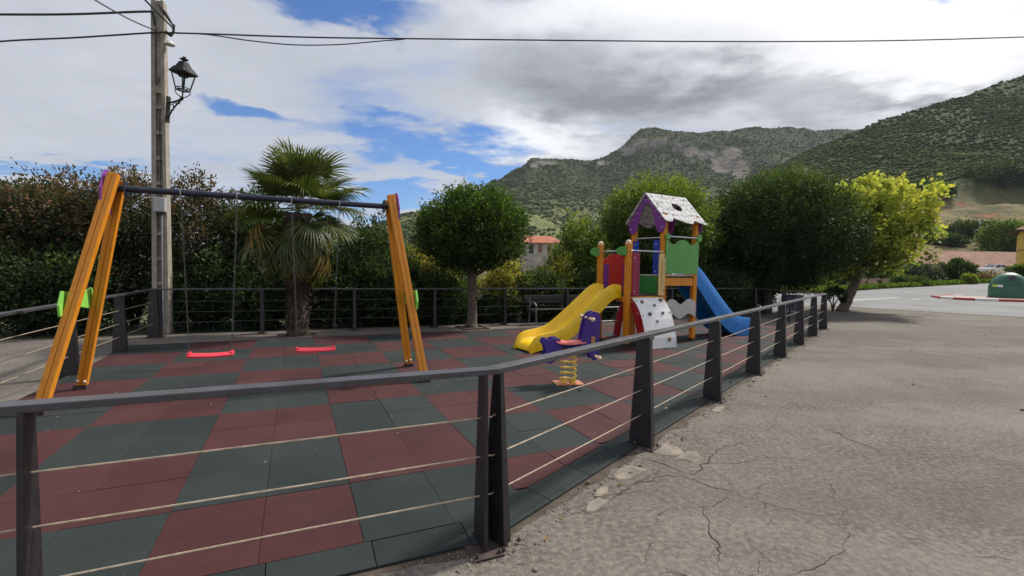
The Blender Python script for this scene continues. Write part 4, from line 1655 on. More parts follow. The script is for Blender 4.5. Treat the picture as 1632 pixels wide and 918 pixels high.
# leaf green parapet on the high deck
x0, x1 = MW + .0, 2 * MW + .03
top = []
for t, z in ((0, 2.085), (.05, 2.09), (.10, 2.05), (.15, 2.015), (.21, 2.0), (.27, 2.01), (.33, 2.045), (.38, 2.08), (.44, 2.095), (.56, 2.095), (.62, 2.08), (.67, 2.045), (.73, 2.01), (.79, 2.0), (.85, 2.015), (.90, 2.05), (.95, 2.09), (1, 2.085)):
    top.append((x0 + (x1 - x0) * t, z))
gp = part(plate_hole([(x0, 1.41), (x1, 1.41)] + list(reversed(top)), [], (0, -.066, 0), X, Z, .022), 'parapet_panel', 'green', bevel=.003)
for x in (x0 + .03, x1 - .03):
    for z in (1.48, 1.72, 1.97):
        screw((x, -.079, z), '-y', gp, 'bolt', .011)
# cloud shaped panel under the high deck
cl_o = []
for i in range(49):
    t = i / 48
    cl_o.append((MW + .03 + .90 * t, .845 + .055 * math.cos(2 * PI * (t - .21) / .58)))
cl_b = [(x_, .545 - .045 * math.cos(2 * PI * ((x_ - MW - .03) / .9 - .48) / .58)) for x_, z_ in cl_o]
cpn = part(plate_hole(cl_b + list(reversed(cl_o)), [], (0, -.064, 0), X, Z, .02), 'cloud_panel', 'palegrey', bevel=.002)
for z in (.60, .80):
    screw((2 * MW, -.077, z), '-y', cpn, 'bolt_dark', .012)

# purple gables
gab_o = [(-.045, 2.24), (.045, 2.22), (.125, 2.30), (.19, 2.50), (.24, 2.68), (.30, 2.79), (.36, 2.835), (.40, 2.845), (.44, 2.835), (.50, 2.79), (.56, 2.68), (.61, 2.50), (.675, 2.30), (.755, 2.22), (.845, 2.24), (.905, 2.34), (.90, 2.46), (.42, 3.02), (.38, 3.02), (-.10, 2.46), (-.105, 2.34)]
for x in (MW - .07, 2 * MW + .07):
    gpn = part(MB(), 'gable', 'purple') if False else part(plate_hole(gab_o, [], (x, 0, 0), Y_, Z, .022), 'gable', 'purple', bevel=.002)
    if x < 1.2:
        for (a, b) in ((-.03, 2.33), (.83, 2.33), (.02, 2.53), (.78, 2.53), (.14, 2.67), (.66, 2.67), (.26, 2.81), (.54, 2.81), (.36, 2.92), (.44, 2.92)):
            MB().lathe((x - .011, a, b), [(.012, 0), (.012, -.008)], 8, 'x').build('screw_cap', M['bolt'], gpn)

# white roof boards with a scalloped eave and a round hole
m_w, t_w, b_w = new_mat('white roof board with engraved scales')
cw = coords(t_w)
mpw = t_w.node('ShaderNodeMapping')
mpw.inputs['Scale'].default_value = (1, 1.35, 1.35)
t_w.link(cw, mpw.inputs[0])
vo = t_w.node('ShaderNodeTexVoronoi', feature='DISTANCE_TO_EDGE')
vo.inputs['Scale'].default_value = 6.2
vo.inputs['Randomness'].default_value = 0.55
t_w.link(mpw.outputs[0], vo.inputs['Vector'])
lnm = t_w.smooth(vo.outputs['Distance'], 0.030, 0.065, 1.0, 0.0)
wn = t_w.mix(t_w.smooth(t_w.noise(cw, 5, 5), .35, .7), (.56, .55, .535), (.64, .63, .615))
t_w.link(t_w.mix(t_w.math('MULTIPLY', lnm, 0.8), wn, (.16, .16, .15)), b_w.inputs['Base Color'])
b_w.inputs['Roughness'].default_value = .8
b_w.inputs['Specular IOR Level'].default_value = .2
M['roof'] = m_w
ridge_z, eave_z = 3.045, 2.44
for sgn in (-1, 1):
    y_e = MD / 2 + sgn * (MD / 2 + .16)
    dn = Vector((0, y_e - MD / 2, eave_z - ridge_z))
    SL = dn.length
    dn.normalize()
    x0, x1 = MW - .13, 2 * MW + .13
    L = x1 - x0
    wave = []
    for t, s in ((0, -.02), (.06, .005), (.12, .01), (.17, -.01), (.20, -.06), (.22, -.085), (.25, -.09), (.31, -.07), (.38, -.035), (.46, .0), (.54, .025), (.61, .03), (.66, .015), (.69, -.03), (.71, -.06), (.74, -.065), (.80, -.04), (.87, -.005), (.94, .02), (1, .02)):
        wave.append((t * L, SL + s))
    out = [(0, 0)] + wave + [(L, 0)]
    hole = arc(L * .54, SL * .45, .135, .12, 0, 360, 24)[:-1]
    ex, ey = (X, dn)
    m_ = plate_hole(out if sgn > 0 else out, [hole], (x0, MD / 2 + sgn * .004, ridge_z), ex, ey, .018)
    ro = part(m_, 'roof_board', 'roof', bevel=0)
    nrm = ex.cross(ey).normalized()
    if nrm.z < 0:
        nrm = -nrm
    for (a, b) in ((.10, .10), (.42, .07), (.75, .07), (1.05, .10), (.09, .34), (1.1, .36), (.09, .60), (1.1, .60), (.35, .62)):
        p = Vector((x0, MD / 2, ridge_z)) + ex * (a * L / 1.19) + ey * b + nrm * .010
        MB().ball(p, (.019, .019, .017)).build('screw_cap', M['bolt_dark'], ro)

# climbing wall
path = [(-.055, .93), (-.12, .885), (-.20, .80), (-.28, .68), (-.345, .54), (-.40, .37), (-.44, .20), (-.465, .01)]
cw_root = None
rows = []
for (y, z) in path:
    rows.append([(.065, y - .008, z), (.865, y - .008, z)])
vs, fs = [], []
m_ = MB()
for i in range(len(path) - 1):
    (ya, za), (yb, zb2) = path[i], path[i + 1]
    nx = Vector((0, zb2 - za, -(yb - ya))).normalized()       # outward of the curve
    if nx.y > 0:
        nx = -nx
rows_o, rows_i = [], []
for i, (y, z) in enumerate(path):
    a = path[max(i - 1, 0)]
    b = path[min(i + 1, len(path) - 1)]
    t_ = Vector((0, b[0] - a[0], b[1] - a[1])).normalized()
    n_ = Vector((0, t_.z, -t_.y))
    if n_.y > 0:
        n_ = -n_
    p = Vector((0, y, z))
    rows_o.append((p + n_ * .012, p - n_ * .008, n_))
rows = [[(.065, o_.y, o_.z), (.865, o_.y, o_.z), (.865, i_.y, i_.z), (.065, i_.y, i_.z)] for o_, i_, n_ in rows_o]
wall = part(MB().loft(rows, close=True, cap=True), 'climbing_board', 'white', bevel=0)
inner = [(-.02, .90), (-.03, .80), (-.09, .68), (-.15, .54), (-.20, .37), (-.24, .20), (-.265, .01)]
for x in (.075, .855):
    sp = part(MB().prism([(a, b) for a, b in path[:-1]] + [path[-1]] + list(reversed(inner)), (x, 0, 0), Y_, Z, .022), 'side_plate', 'darkred', bevel=.002)
    for k_ in (1, 3, 6):
        MB().lathe((x - .011, (path[k_][0] + inner[k_][0]) / 2, path[k_][1] - .02), [(.012, 0), (.012, -.008)], 8, 'x').build('screw_cap', M['bolt'], sp)


def on_wall(u, v):
    s = v * (len(path) - 1)
    i = min(int(s), len(path) - 2)
    f = s - i
    y = path[i][0] * (1 - f) + path[i + 1][0] * f
    z = path[i][1] * (1 - f) + path[i + 1][1] * f
    return Vector((.065 + .80 * u, y, z)), rows_o[i][2]


hr = random.Random(4)
for (u, v, sz, mt_) in ((.20, .20, .040, 'hold_brown'), (.84, .16, .046, 'hold_brown'), (.54, .30, .034, 'hold_grey'), (.28, .47, .045, 'hold_grey'), (.72, .46, .034, 'hold_grey'), (.46, .60, .026, 'hold_grey'), (.22, .84, .038, 'hold_grey'), (.76, .88, .046, 'hold_brown')):
    p, n_ = on_wall(u, v)
    m_ = MB().ball(p + n_ * .018, (sz, sz * .75, sz * .85), 9, 6)
    m_.v = [tuple(Vector(q) + Vector((hr.uniform(-1, 1), hr.uniform(-1, 1), hr.uniform(-1, 1))) * sz * .16) for q in m_.v]
    m_.build('climbing_hold', M[mt_], wall, smooth=True)
for (u, v) in ((.05, .16), (.95, .12), (.06, .5), (.95, .46), (.06, .97), (.96, .96), (.96, .72)):
    p, n_ = on_wall(u, v)
    MB().ball(p + n_ * .012, (.014, .010, .014), 8, 6).build('screw_cap', M['bolt_dark'], wall)

# red arched ladder on the far side
path2 = [(MD - y, z) for y, z in path]
inn2 = [(MD - y, z) for y, z in inner]
for x in (.10, .83):
    part(MB().prism(list(reversed(path2)) + inn2, (x, 0, 0), Y_, Z, .022), 'ladder_plate', 'darkred', bevel=.002)
for k_ in (1, 3, 5):
    q = ((path2[k_][0] + inn2[k_][0]) / 2, path2[k_][1] - .02)
    part(MB().tube([(.10, q[0], q[1]), (.83, q[0], q[1])], .016, 8), 'rung', 'steel', bevel=0, smooth=True)


# slides: a bed with high rounded sides
def slide(name, mat, prof, yc, half, sx, x_at, label):
    """prof: (distance out, bed height, rim height, underside height)"""
    # smooth the profile
    P = np.array(prof, float)
    s = np.linspace(0, 1, len(P))
    tt = np.linspace(0, 1, 46)
    cols = []
    for c in range(4):
        y = P[:, c]
        f = np.interp(tt, s, y)
        k_ = np.array([1, 2, 3, 2, 1]) / 9
        g_ = np.convolve(np.pad(f, 2, mode='edge'), k_, 'valid')
        g_[0], g_[-1] = f[0], f[-1]
        cols.append(g_)
    rows = []
    for d_, bed, rim, und in zip(*cols):
        x = x_at + sx * d_
        sec = [(-half, und), (-half - .004, (und + rim) / 2), (-half, rim - .02), (-half + .012, rim), (-half + .035, rim), (-half + .052, rim - .02), (-half + .075, bed + .05), (-half + .11, bed + .012), (-half + .16, bed)]
        sec = sec + [(-a, b) for a, b in reversed(sec)]
        # underside back
        sec += [(half - .03, und + .0), (half - .05, bed - .02), (-half + .05, bed - .02), (-half + .03, und)]
        rows.append([(x, yc + a, b) for a, b in sec])
    m_ = MB().loft(rows, close=True, cap=True)
    if sx > 0:
        m_.f = [tuple(reversed(f)) for f in m_.f]
    o = m_.build(name, M[mat], tower, smooth=True)
    o['label'] = label
    return o


slide('slide', 'slide_yellow', [(-.02, 1.005, 1.17, .93), (.10, 1.00, 1.20, .93), (.25, .955, 1.175, .86), (.42, .83, 1.07, .70), (.65, .665, .885, .54), (.90, .49, .70, .37), (1.15, .32, .52, .22), (1.32, .23, .415, .13), (1.48, .185, .36, .08), (1.70, .17, .335, .05), (1.86, .165, .31, .03), (1.97, .12, .22, .004), (2.02, .05, .08, .0)],
      MD * .52, .285, -1, -.05, 'yellow plastic slide')
slide('slide', 'slide_blue', [(-.02, 1.375, 1.56, 1.25), (.12, 1.37, 1.60, 1.22), (.30, 1.27, 1.53, 1.05), (.55, 1.05, 1.31, .78), (.85, .78, 1.04, .48), (1.15, .52, .78, .22), (1.42, .31, .56, .06), (1.62, .22, .46, .01), (1.85, .185, .42, .005), (2.10, .18, .40, .005), (2.28, .16, .36, .0), (2.36, .06, .14, .0)],
      MD * .5, .30, 1, 2 * MW + .05, 'blue plastic slide')

# ------------------------------------------------------------------ spring rider
rp_ = G(905, 616)
rider = empty('spring_rider', (rp_.x, rp_.y, TOP), 'violet spring rider with pink seat on a yellow coil spring', 'spring rider', rz=rad(10))


def rpart(mb_, name, mat, parent=None, bevel=.003, smooth=False):
    return mb_.build(name, M[mat], parent or rider, bevel=bevel, smooth=smooth)


rpart(MB().box((0, 0, .008), (.36, .24, .012)), 'base_plate', 'plate')
hel = []
for i in range(6 * 20 + 1):
    a = 2 * PI * i / 20
    hel.append((.100 * math.cos(a), .100 * math.sin(a), .035 + .42 * i / 120))
rpart(MB().tube(hel, .0125, 8), 'spring', 'spring', bevel=0, smooth=True)
m_ = MB()
for a in range(4):
    m_.box((.085 * math.cos(a * PI / 2 + .6), .085 * math.sin(a * PI / 2 + .6), .03), (.05, .035, .035))
rpart(m_, 'spring_clamp', 'spring')
rpart(MB().box((0, 0, .455), (.26, .16, .025)), 'spring_head', 'rust')
rpart(MB().box((0, 0, .485), (.60, .05, .05)), 'cross_member', 'violet')
seat = []
for i in range(9):
    t = i / 8
    x = -.19 + .40 * t
    w = .12 - .03 * t
    zz = .535 - .02 * math.sin(t * PI) + (.012 if t < .12 else 0)
    seat.append([(x, -w, zz), (x, -w * .9, zz + .025), (x, w * .9, zz + .025), (x, w, zz)])
rpart(MB().loft(seat, close=True, cap=True), 'seat', 'pink', smooth=True, bevel=0)
for yy_ in (-.075, .075):
    fo = [(.13, .50), (.15, .62), (.175, .76), (.205, .86), (.25, .915), (.30, .935), (.355, .92), (.385, .88), (.385, .76), (.375, .60), (.385, .50), (.375, .38), (.345, .315), (.295, .31), (.265, .36), (.235, .42), (.18, .45)]
    fo = list(reversed(fo))
    fp = rpart(MB().prism([(a, b) for a, b in fo], (0, yy_, 0), X, Z, .024), 'head_panel', 'violet')
    ba = [(-.14, .585), (-.17, .60), (-.235, .595), (-.27, .57), (-.295, .585), (-.335, .59), (-.365, .56), (-.36, .52), (-.335, .50), (-.32, .43), (-.345, .36), (-.335, .285), (-.26, .275), (-.20, .30), (-.165, .37), (-.12, .42), (-.11, .50)]
    rpart(MB().prism(ba, (0, yy_, 0), X, Z, .024), 'tail_panel', 'violet')
rpart(MB().tube([(.235, -.23, .845), (.235, .23, .845)], .017, 10), 'hand_grip', 'peg', bevel=0, smooth=True)
rpart(MB().tube([(.325, -.24, .365), (.325, .24, .365)], .019, 10), 'foot_peg', 'peg', bevel=0, smooth=True)
for e in (-1, 1):
    m_ = MB().ball((.235, e * .23, .845), .027)
    m_.ball((.325, e * .24, .365), .03)
    rpart(m_, 'peg_knob', 'peg', bevel=0, smooth=True)
rpart(MB().box((.29, -.095, .56), (.05, .02, .11)), 'emblem_plate', 'plate')

# ------------------------------------------------------------------ bench by the back railing
bp_ = G(845, 518)
bench = empty('park_bench', (bp_.x, bp_.y, 0), 'dark wooden bench with grey legs in front of the back railing', 'bench', rz=A24)
for k_ in range(2):
    MB().box((.9, .30 + .012 * k_, .61 + .115 * k_), (1.9, .03, .10)).build('backrest_slat', M['bench_wood'], bench, bevel=.006)
for k_ in range(3):
    MB().box((.9, -.05 + .115 * k_, .405), (1.9, .10, .032)).build('seat_slat', M['bench_wood'], bench, bevel=.006)
for x in (0.12, 1.68):
    m_ = MB().tube([(x, -.12, 0), (x, -.10, .30), (x, -.09, .52), (x, -.02, .58), (x, .12, .575), (x, .24, .56)], .022, 8)
    m_.tube([(x, .34, 0), (x, .27, .36), (x, .29, .60), (x, .325, .78)], .022, 8)
    m_.beam((x, -.12, .37), (x, .28, .37), .035, .035)
    m_.build('leg', M['castiron'], bench, smooth=True)


# ------------------------------------------------------------------ plants
M['lf_dark'] = leaf_mat('dark glossy leaves', [(0.0, (0.014, 0.026, 0.010)), (0.5, (0.030, 0.052, 0.016)), (0.85, (0.065, 0.100, 0.026)), (1.0, (0.12, 0.16, 0.04))], 0.6, 0.22, spec=0.25)
M['lf_ball'] = leaf_mat('ball tree leaves', [(0.0, (0.018, 0.034, 0.010)), (0.5, (0.040, 0.075, 0.016)), (0.8, (0.085, 0.140, 0.024)), (1.0, (0.17, 0.21, 0.035))], 0.6, 0.32, spec=0.22)
M['lf_brown'] = leaf_mat('hedge leaves turning brown', [(0.0, (0.018, 0.028, 0.012)), (0.42, (0.038, 0.052, 0.020)), (0.60, (0.10, 0.072, 0.036)), (0.82, (0.19, 0.092, 0.052)), (1.0, (0.21, 0.15, 0.065))], 0.55, 0.25, spec=0.3)
M['lf_var'] = leaf_mat('variegated leaves', [(0.0, (0.020, 0.034, 0.010)), (0.40, (0.050, 0.075, 0.018)), (0.62, (0.20, 0.20, 0.035)), (1.0, (0.50, 0.40, 0.09))], 0.5, 0.28, spec=0.35)
M['lf_light'] = leaf_mat('fresh green leaves', [(0.0, (0.030, 0.055, 0.012)), (0.5, (0.075, 0.115, 0.020)), (1.0, (0.23, 0.26, 0.045))], 0.5, 0.35, spec=0.3)
M['lf_plane'] = leaf_mat('yellowing plane leaves', [(0.0, (0.050, 0.070, 0.020)), (0.35, (0.115, 0.150, 0.035)), (0.70, (0.29, 0.33, 0.060)), (1.0, (0.44, 0.41, 0.085))], 0.55, 0.52, tcol=(1.1, 1.15, 0.7), spec=0.3)
M['lf_grey'] = leaf_mat('grey green leaves', [(0.0, (0.035, 0.045, 0.028)), (1.0, (0.13, 0.15, 0.095))], 0.7, 0.2, spec=0.2)
M['lf_palm'] = leaf_mat('palm fronds', [(0.0, (0.028, 0.045, 0.014)), (0.5, (0.070, 0.092, 0.026)), (1.0, (0.17, 0.165, 0.055))], 0.42, 0.28, spec=0.5)
M['lf_dead'] = leaf_mat('dry palm fronds', [(0.0, (0.060, 0.050, 0.024)), (0.45, (0.17, 0.120, 0.040)), (0.75, (0.34, 0.225, 0.050)), (1.0, (0.46, 0.31, 0.075))], 0.7, 0.25, tcol=(1.1, 1.0, 0.6), spec=0.2)
M['lf_fibre'] = leaf_mat('palm fibre', [(0.0, (0.035, 0.026, 0.020)), (1.0, (0.10, 0.078, 0.058))], 0.9, 0.0, spec=0.1)
M['grass'] = leaf_mat('verge grass', [(0.0, (0.045, 0.075, 0.015)), (0.6, (0.10, 0.15, 0.025)), (1.0, (0.26, 0.25, 0.08))], 0.6, 0.35, spec=0.2)


def leaf_mesh(name, p, d, size, width, tint, mat, rng, bend=0.18):
    """one small pointed leaf per point p, growing along d"""
    n = len(p)
    d = d / np.maximum(np.linalg.norm(d, axis=1, keepdims=True), 1e-6)
    a = rng.normal(size=(n, 3))
    s = np.cross(d, a)
    s /= np.maximum(np.linalg.norm(s, axis=1, keepdims=True), 1e-6)
    u = np.cross(s, d)
    L = size[:, None]
    w = L * width
    base = p
    mid = p + d * L * 0.48 + u * L * bend
    tip = p + d * L
    v = np.stack([base, mid - s * w / 2, tip, mid + s * w / 2], 1).reshape(-1, 3)
    i = np.arange(n)[:, None] * 4
    f = np.concatenate([i + np.array([[0, 1, 2]]), i + np.array([[0, 2, 3]])], 0)
    return npmesh(name, v, f, mat, False, np.repeat(np.clip(tint, 0, 1), 4))


def sphere_dirs(n, rng):
    v = rng.normal(size=(n, 3))
    return v / np.linalg.norm(v, axis=1, keepdims=True)


def crown(name, parent, c, radii, n_clump, per, leaf, mat, rng, clump_r=0.16, shell=(0.72, 1.02), width=0.5, rough=0.10, flat_bottom=None,
          tint0=0.45, tint_sd=0.17, top_tint=0.0, shoots=0, fill=0.25, squash=None, side_tint=None):
    """foliage of one plant: clumps of leaves spread over and through its volume"""
    radii = np.array(radii, float)
    rm = radii.mean()
    dirs = sphere_dirs(n_clump, rng)
    off = rng.uniform(0, 50)
    bumps = np.array([mnoise.noise(Vector(d_) * 2.2 + Vector((off, 0, 0))) for d_ in dirs])
    fac = rng.uniform(shell[0], shell[1], n_clump) * (1 + rough * 2.2 * bumps)
    cc = dirs * fac[:, None] * radii
    if flat_bottom is not None:
        cc[:, 2] = np.maximum(cc[:, 2], flat_bottom * radii[2] + rng.uniform(-.1, .1, n_clump) * radii[2])
    if squash:
        cc = squash(cc, radii)
    ct = rng.normal(0, 0.19, n_clump)
    pts = np.repeat(cc, per, 0) + rng.normal(size=(n_clump * per, 3)) * clump_r * rm
    tint = tint0 + np.repeat(ct, per) + rng.normal(0, tint_sd, len(pts))
    nf_ = int(len(pts) * fill)
    if nf_:
        q = sphere_dirs(nf_, rng) * (rng.uniform(0, 1, nf_) ** 0.4)[:, None] * radii * 0.86
        if flat_bottom is not None:
            q[:, 2] = np.maximum(q[:, 2], flat_bottom * radii[2] + rng.uniform(0, .25, nf_) * radii[2])
        pts = np.concatenate([pts, q])
        tint = np.concatenate([tint, tint0 - .05 + rng.normal(0, tint_sd, nf_)])
    if shoots:
        sd_ = sphere_dirs(shoots * 3, rng)
        sd_ = sd_[sd_[:, 2] > 0.15][:shoots]
        st = sd_ * radii
        gd = sd_ * 0.6 + np.array([0, 0, .8]) + rng.normal(size=sd_.shape) * .25
        gd /= np.linalg.norm(gd, axis=1, keepdims=True)
        ln = rng.uniform(.12, .34, len(sd_)) * rm * .8
        k_ = 16
        t_ = np.linspace(-.1, 1, k_)
        sp = st[:, None, :] + gd[:, None, :] * (ln[:, None] * t_)[:, :, None]
        sp = sp.reshape(-1, 3) + rng.normal(size=(len(sd_) * k_, 3)) * leaf * .35
        pts = np.concatenate([pts, sp])
        tint = np.concatenate([tint, tint0 + .12 + rng.normal(0, tint_sd, len(sp))])
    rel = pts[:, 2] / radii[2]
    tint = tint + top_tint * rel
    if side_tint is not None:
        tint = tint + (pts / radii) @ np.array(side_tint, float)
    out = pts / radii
    d = out * 0.8 + rng.normal(size=pts.shape) * 0.75 + np.array([0, 0, 0.10])
    size = leaf * rng.uniform(.65, 1.3, len(pts))
    me = leaf_mesh(name, pts + np.array(c), d, size, width, tint, mat, rng)
    return place(name, me, parent)


def limb(m_, a, b, ra, rb, rng, wob=0.05, n=6):
    a, b = Vector(a), Vector(b)
    pts = []
    L = (b - a).length
    for i in range(n + 1):
        t = i / n
        q = a.lerp(b, t)
        w = wob * L * math.sin(PI * t)
        q += Vector((rng.normal(), rng.normal(), rng.normal() * .4)) * w
        pts.append(q)
    m_.tube(pts, [ra + (rb - ra) * (i / n) for i in range(n + 1)], 9)
    return pts[-1]


def trunk_mesh(base_r, top_r, h, lean, limbs, rng, mat, parent, flare=1.35, fork=None):
    m_ = MB()
    n = 9
    pts, rs = [], []
    for i in range(n + 1):
        t = i / n
        pts.append(Vector((lean[0] * t ** 1.2 + rng.normal() * .012, lean[1] * t ** 1.2 + rng.normal() * .012, h * t)))
        rs.append((base_r + (top_r - base_r) * t) * (flare if i == 0 else 1 + .06 * rng.normal()))
    m_.tube(pts, rs, 12)
    top = pts[-1]
    for (dx_, dy_, dz_, r0) in limbs:
        e = limb(m_, top - Vector((0, 0, .08)), top + Vector((dx_, dy_, dz_)), r0, r0 * .35, rng)
        for k_ in range(3):
            o = Vector((rng.normal() * .35, rng.normal() * .35, abs(rng.normal()) * .3)) * (Vector((dx_, dy_, dz_)).length * .7)
            limb(m_, top + Vector((dx_, dy_, dz_)) * rng.uniform(.45, .95), top + Vector((dx_, dy_, dz_)) + o, r0 * .4, r0 * .12, rng, n=4)
    return m_.build('trunk', M[mat], parent, smooth=True)


# --- clipped round tree in front of the back railing
rg = np.random.default_rng(101)
b0 = G(752, 521)
t1 = empty('ball_tree', (b0.x, b0.y, 0), 'clipped round dark green tree alone between swing and yellow slide', 'tree', 'clipped round trees')
trunk_mesh(.125, .105, 1.32, (-.02, 0), [(-.55, .1, .55, .07), (.6, -.1, .5, .075), (.1, .5, .7, .07), (-.1, -.5, .6, .06), (.05, 0, 1.0, .06)], rg, 'bark', t1)
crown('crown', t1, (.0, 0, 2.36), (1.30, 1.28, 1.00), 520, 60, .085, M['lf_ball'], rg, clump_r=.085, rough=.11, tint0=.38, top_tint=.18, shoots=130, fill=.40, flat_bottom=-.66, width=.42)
# --- two round trees behind the play tower
c2 = at(1043, 370, 17.4)
t2 = empty('ball_tree', (c2.x, 17.4, -.05), 'round tree with sunlit yellow green rim directly behind the play tower', 'tree', 'clipped round trees')
trunk_mesh(.14, .12, 1.5, (.02, 0), [(-.6, .1, .6, .07), (.6, 0, .6, .07), (0, .5, .8, .07), (0, -.4, .7, .06)], rg, 'bark_dark', t2)
crown('crown', t2, (0.1, 0, 2.92), (1.95, 1.9, 1.80), 620, 60, .11, M['lf_light'], rg, clump_r=.08, rough=.10, tint0=.36, top_tint=.32, shoots=140, fill=.5, flat_bottom=-.85, width=.42)  # top_tint lightens the upper leaves, painting in the sunlit rim
c3 = G(1222, 500)
t3 = empty('ball_tree', (c3.x, c3.y, -.05), 'largest dark round tree between the play tower and the yellowing tree', 'tree', 'clipped round trees')
trunk_mesh(.17, .15, 1.6, (.0, 0), [(-.8, .1, .7, .09), (.8, 0, .7, .09), (.1, .6, .9, .08), (0, -.6, .8, .07)], rg, 'bark_dark', t3)
crown('crown', t3, (.60, .4, 3.05), (2.48, 2.3, 2.12), 900, 60, .105, M['lf_dark'], rg, clump_r=.075, rough=.085, tint0=.44, top_tint=.34, shoots=120, fill=.5, flat_bottom=-.86, width=.42)  # upper leaves tinted lighter: light on the crown top put into the colour
c3b = crown('lower_foliage', t3, (-1.3, .9, 1.7), (1.5, 1.2, 1.5), 150, 56, .125, M['lf_dark'], rg, clump_r=.10, rough=.12, tint0=.34, top_tint=.1)
# --- plane tree turning yellow
c4 = G(1343, 496)
t4 = empty('plane_tree', (c4.x, c4.y, -.03), 'plane tree with yellow autumn leaves leaning over the concrete', 'tree')
trunk_mesh(.20, .15, 1.85, (.75, 0), [(-.9, 0, .7, .10), (1.1, .1, .8, .10), (.2, .7, 1.2, .09), (.3, -.6, 1.0, .08), (.1, .1, 1.7, .08), (1.7, 0, 1.2, .06)], rg, 'bark', t4)
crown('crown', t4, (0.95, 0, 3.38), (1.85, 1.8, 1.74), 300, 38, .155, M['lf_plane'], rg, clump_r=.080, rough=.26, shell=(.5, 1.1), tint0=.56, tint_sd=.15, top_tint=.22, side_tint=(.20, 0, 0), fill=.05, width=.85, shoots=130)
# --- tiny topiary
c5 = G(1327, 497)
t5 = empty('topiary_shrub', (c5.x, c5.y, 0), 'tiny cloud pruned shrub beside the end post of the railing', 'shrub')
m_ = MB()
for dx_, dz_ in ((-.22, .62), (.02, .78), (.26, .66)):
    m_.tube([(0, 0, 0), (dx_ * .3, 0, dz_ * .5), (dx_, 0, dz_)], [.03, .025, .015], 7)
m_.build('stem', M['bark_dark'], t5, smooth=True)
for dx_, dz_, rr in ((-.24, .68, .19), (.03, .88, .20), (.28, .72, .20), (.38, .48, .09)):
    crown('leaf_ball', t5, (dx_, 0, dz_), (rr, rr, rr * .85), 26, 30, .055, M['lf_dark'], rg, clump_r=.2, tint0=.3)


# --- hedges and shrubs behind the railing
def fence_d(c):
    k_ = (c - 816) / FPX
    t_ = (7.1 + 9.5 * k_) / (.9107 - .413 * k_)
    return 9.5 + .413 * t_


def shrub(label, px, top, hw, depth, mat, leaf, nc, per, name='shrub', zb=0.0, ry=1.1, seed=0, group='shrubs behind the back railing', **kw):
    r_ = np.random.default_rng(500 + seed)
    Y = depth
    P = at(px, top, Y)
    h = P.z - zb
    root = empty(name, (P.x, Y, zb), label, 'shrub', group)
    m2 = MB()
    for k_ in range(5):
        a = k_ * 1.26 + r_.uniform(0, 1)
        limb(m2, (.12 * math.cos(a), .12 * math.sin(a), 0), (.45 * math.cos(a) * hw * Y / FPX, .45 * math.sin(a) * ry, h * .75), .045, .015, r_, n=4)
    m2.build('stem', M['bark_dark'], root, smooth=True)
    args = dict(clump_r=.11, rough=.16, tint0=.40, flat_bottom=-.95, width=.45, fill=.30)
    args.update(kw)
    crown('foliage', root, (0, 0, h * .5), (hw * Y / FPX * .93, ry, h * .475), nc, per, leaf, M[mat], r_, **args)
    return root


LH = 'tall hedge shrubs left of the palm'
shrub('tall brown tipped hedge shrub at the left edge of the picture', 48, 297, 55, 10.8, 'lf_brown', .085, 280, 64, 'hedge_shrub', seed=1, ry=1.3, top_tint=.20, tint0=.31, group=LH, shoots=60)
shrub('tall hedge shrub with brown feathery tips behind the left swing legs', 115, 285, 85, 11.0, 'lf_brown', .085, 300, 64, 'hedge_shrub', seed=2, ry=1.3, top_tint=.20, tint0=.32, group=LH, shoots=80)
shrub('tall dark hedge shrub with upright twigs just left of the pole', 205, 278, 60, 11.3, 'lf_brown', .08, 250, 64, 'hedge_shrub', seed=3, ry=1.2, top_tint=.20, tint0=.34, group=LH, shoots=80)
shrub('tall brownish hedge shrub between the pole and the palm', 318, 287, 66, 11.9, 'lf_brown', .08, 280, 64, 'hedge_shrub', seed=4, ry=1.2, top_tint=.20, tint0=.32, group=LH, shoots=80)
shrub('dark green hedge shrub half hidden behind the palm crown', 410, 305, 62, 12.3, 'lf_dark', .10, 170, 58, 'hedge_shrub', seed=5, ry=1.2, tint0=.38, top_tint=.12, group=LH, shoots=20)
shrub('low dark shrub filling the corner left of the pole', 60, 400, 130, 9.9, 'lf_dark', .10, 200, 56, 'hedge_shrub', seed=6, ry=.9, tint0=.32, top_tint=.12, group=LH)
shrub('low dark shrub at the foot of the hedge right of the pole', 335, 400, 85, 11.2, 'lf_dark', .10, 170, 56, 'hedge_shrub', seed=7, ry=.8, tint0=.30, top_tint=.1, group=LH)
shrub('green shrub with airy top right of the palm crown', 590, 346, 46, 13.2, 'lf_dark', .10, 130, 50, seed=8, ry=1.0, tint0=.46, top_tint=.12, shoots=30, rough=.22)
shrub('broad dark laurel shrub behind the right swing legs', 600, 418, 78, 12.4, 'lf_dark', .11, 190, 56, seed=9, ry=.9, tint0=.44, top_tint=.20)
shrub('dark shrub in the shade under the palm', 500, 400, 60, 12.0, 'lf_dark', .11, 150, 56, seed=10, ry=.9, tint0=.36, top_tint=.1)
shrub('cream and green variegated shrub left of the round tree trunk', 676, 398, 46, 13.6, 'lf_var', .10, 150, 50, seed=11, ry=1.0, tint0=.46, top_tint=.26)
shrub('dark low shrub under the variegated one, left of the round tree trunk', 690, 436, 56, 12.9, 'lf_dark', .10, 120, 50, seed=12, ry=.7, tint0=.42, top_tint=.2)
shrub('bright yellow variegated shrub right of the round tree trunk', 808, 416, 38, 14.2, 'lf_var', .10, 140, 50, seed=13, ry=.9, tint0=.58, top_tint=.30)
shrub('grey green shrub low behind the left end of the bench', 862, 432, 44, 14.3, 'lf_dark', .10, 130, 50, seed=14, ry=.8, tint0=.56, top_tint=.2)
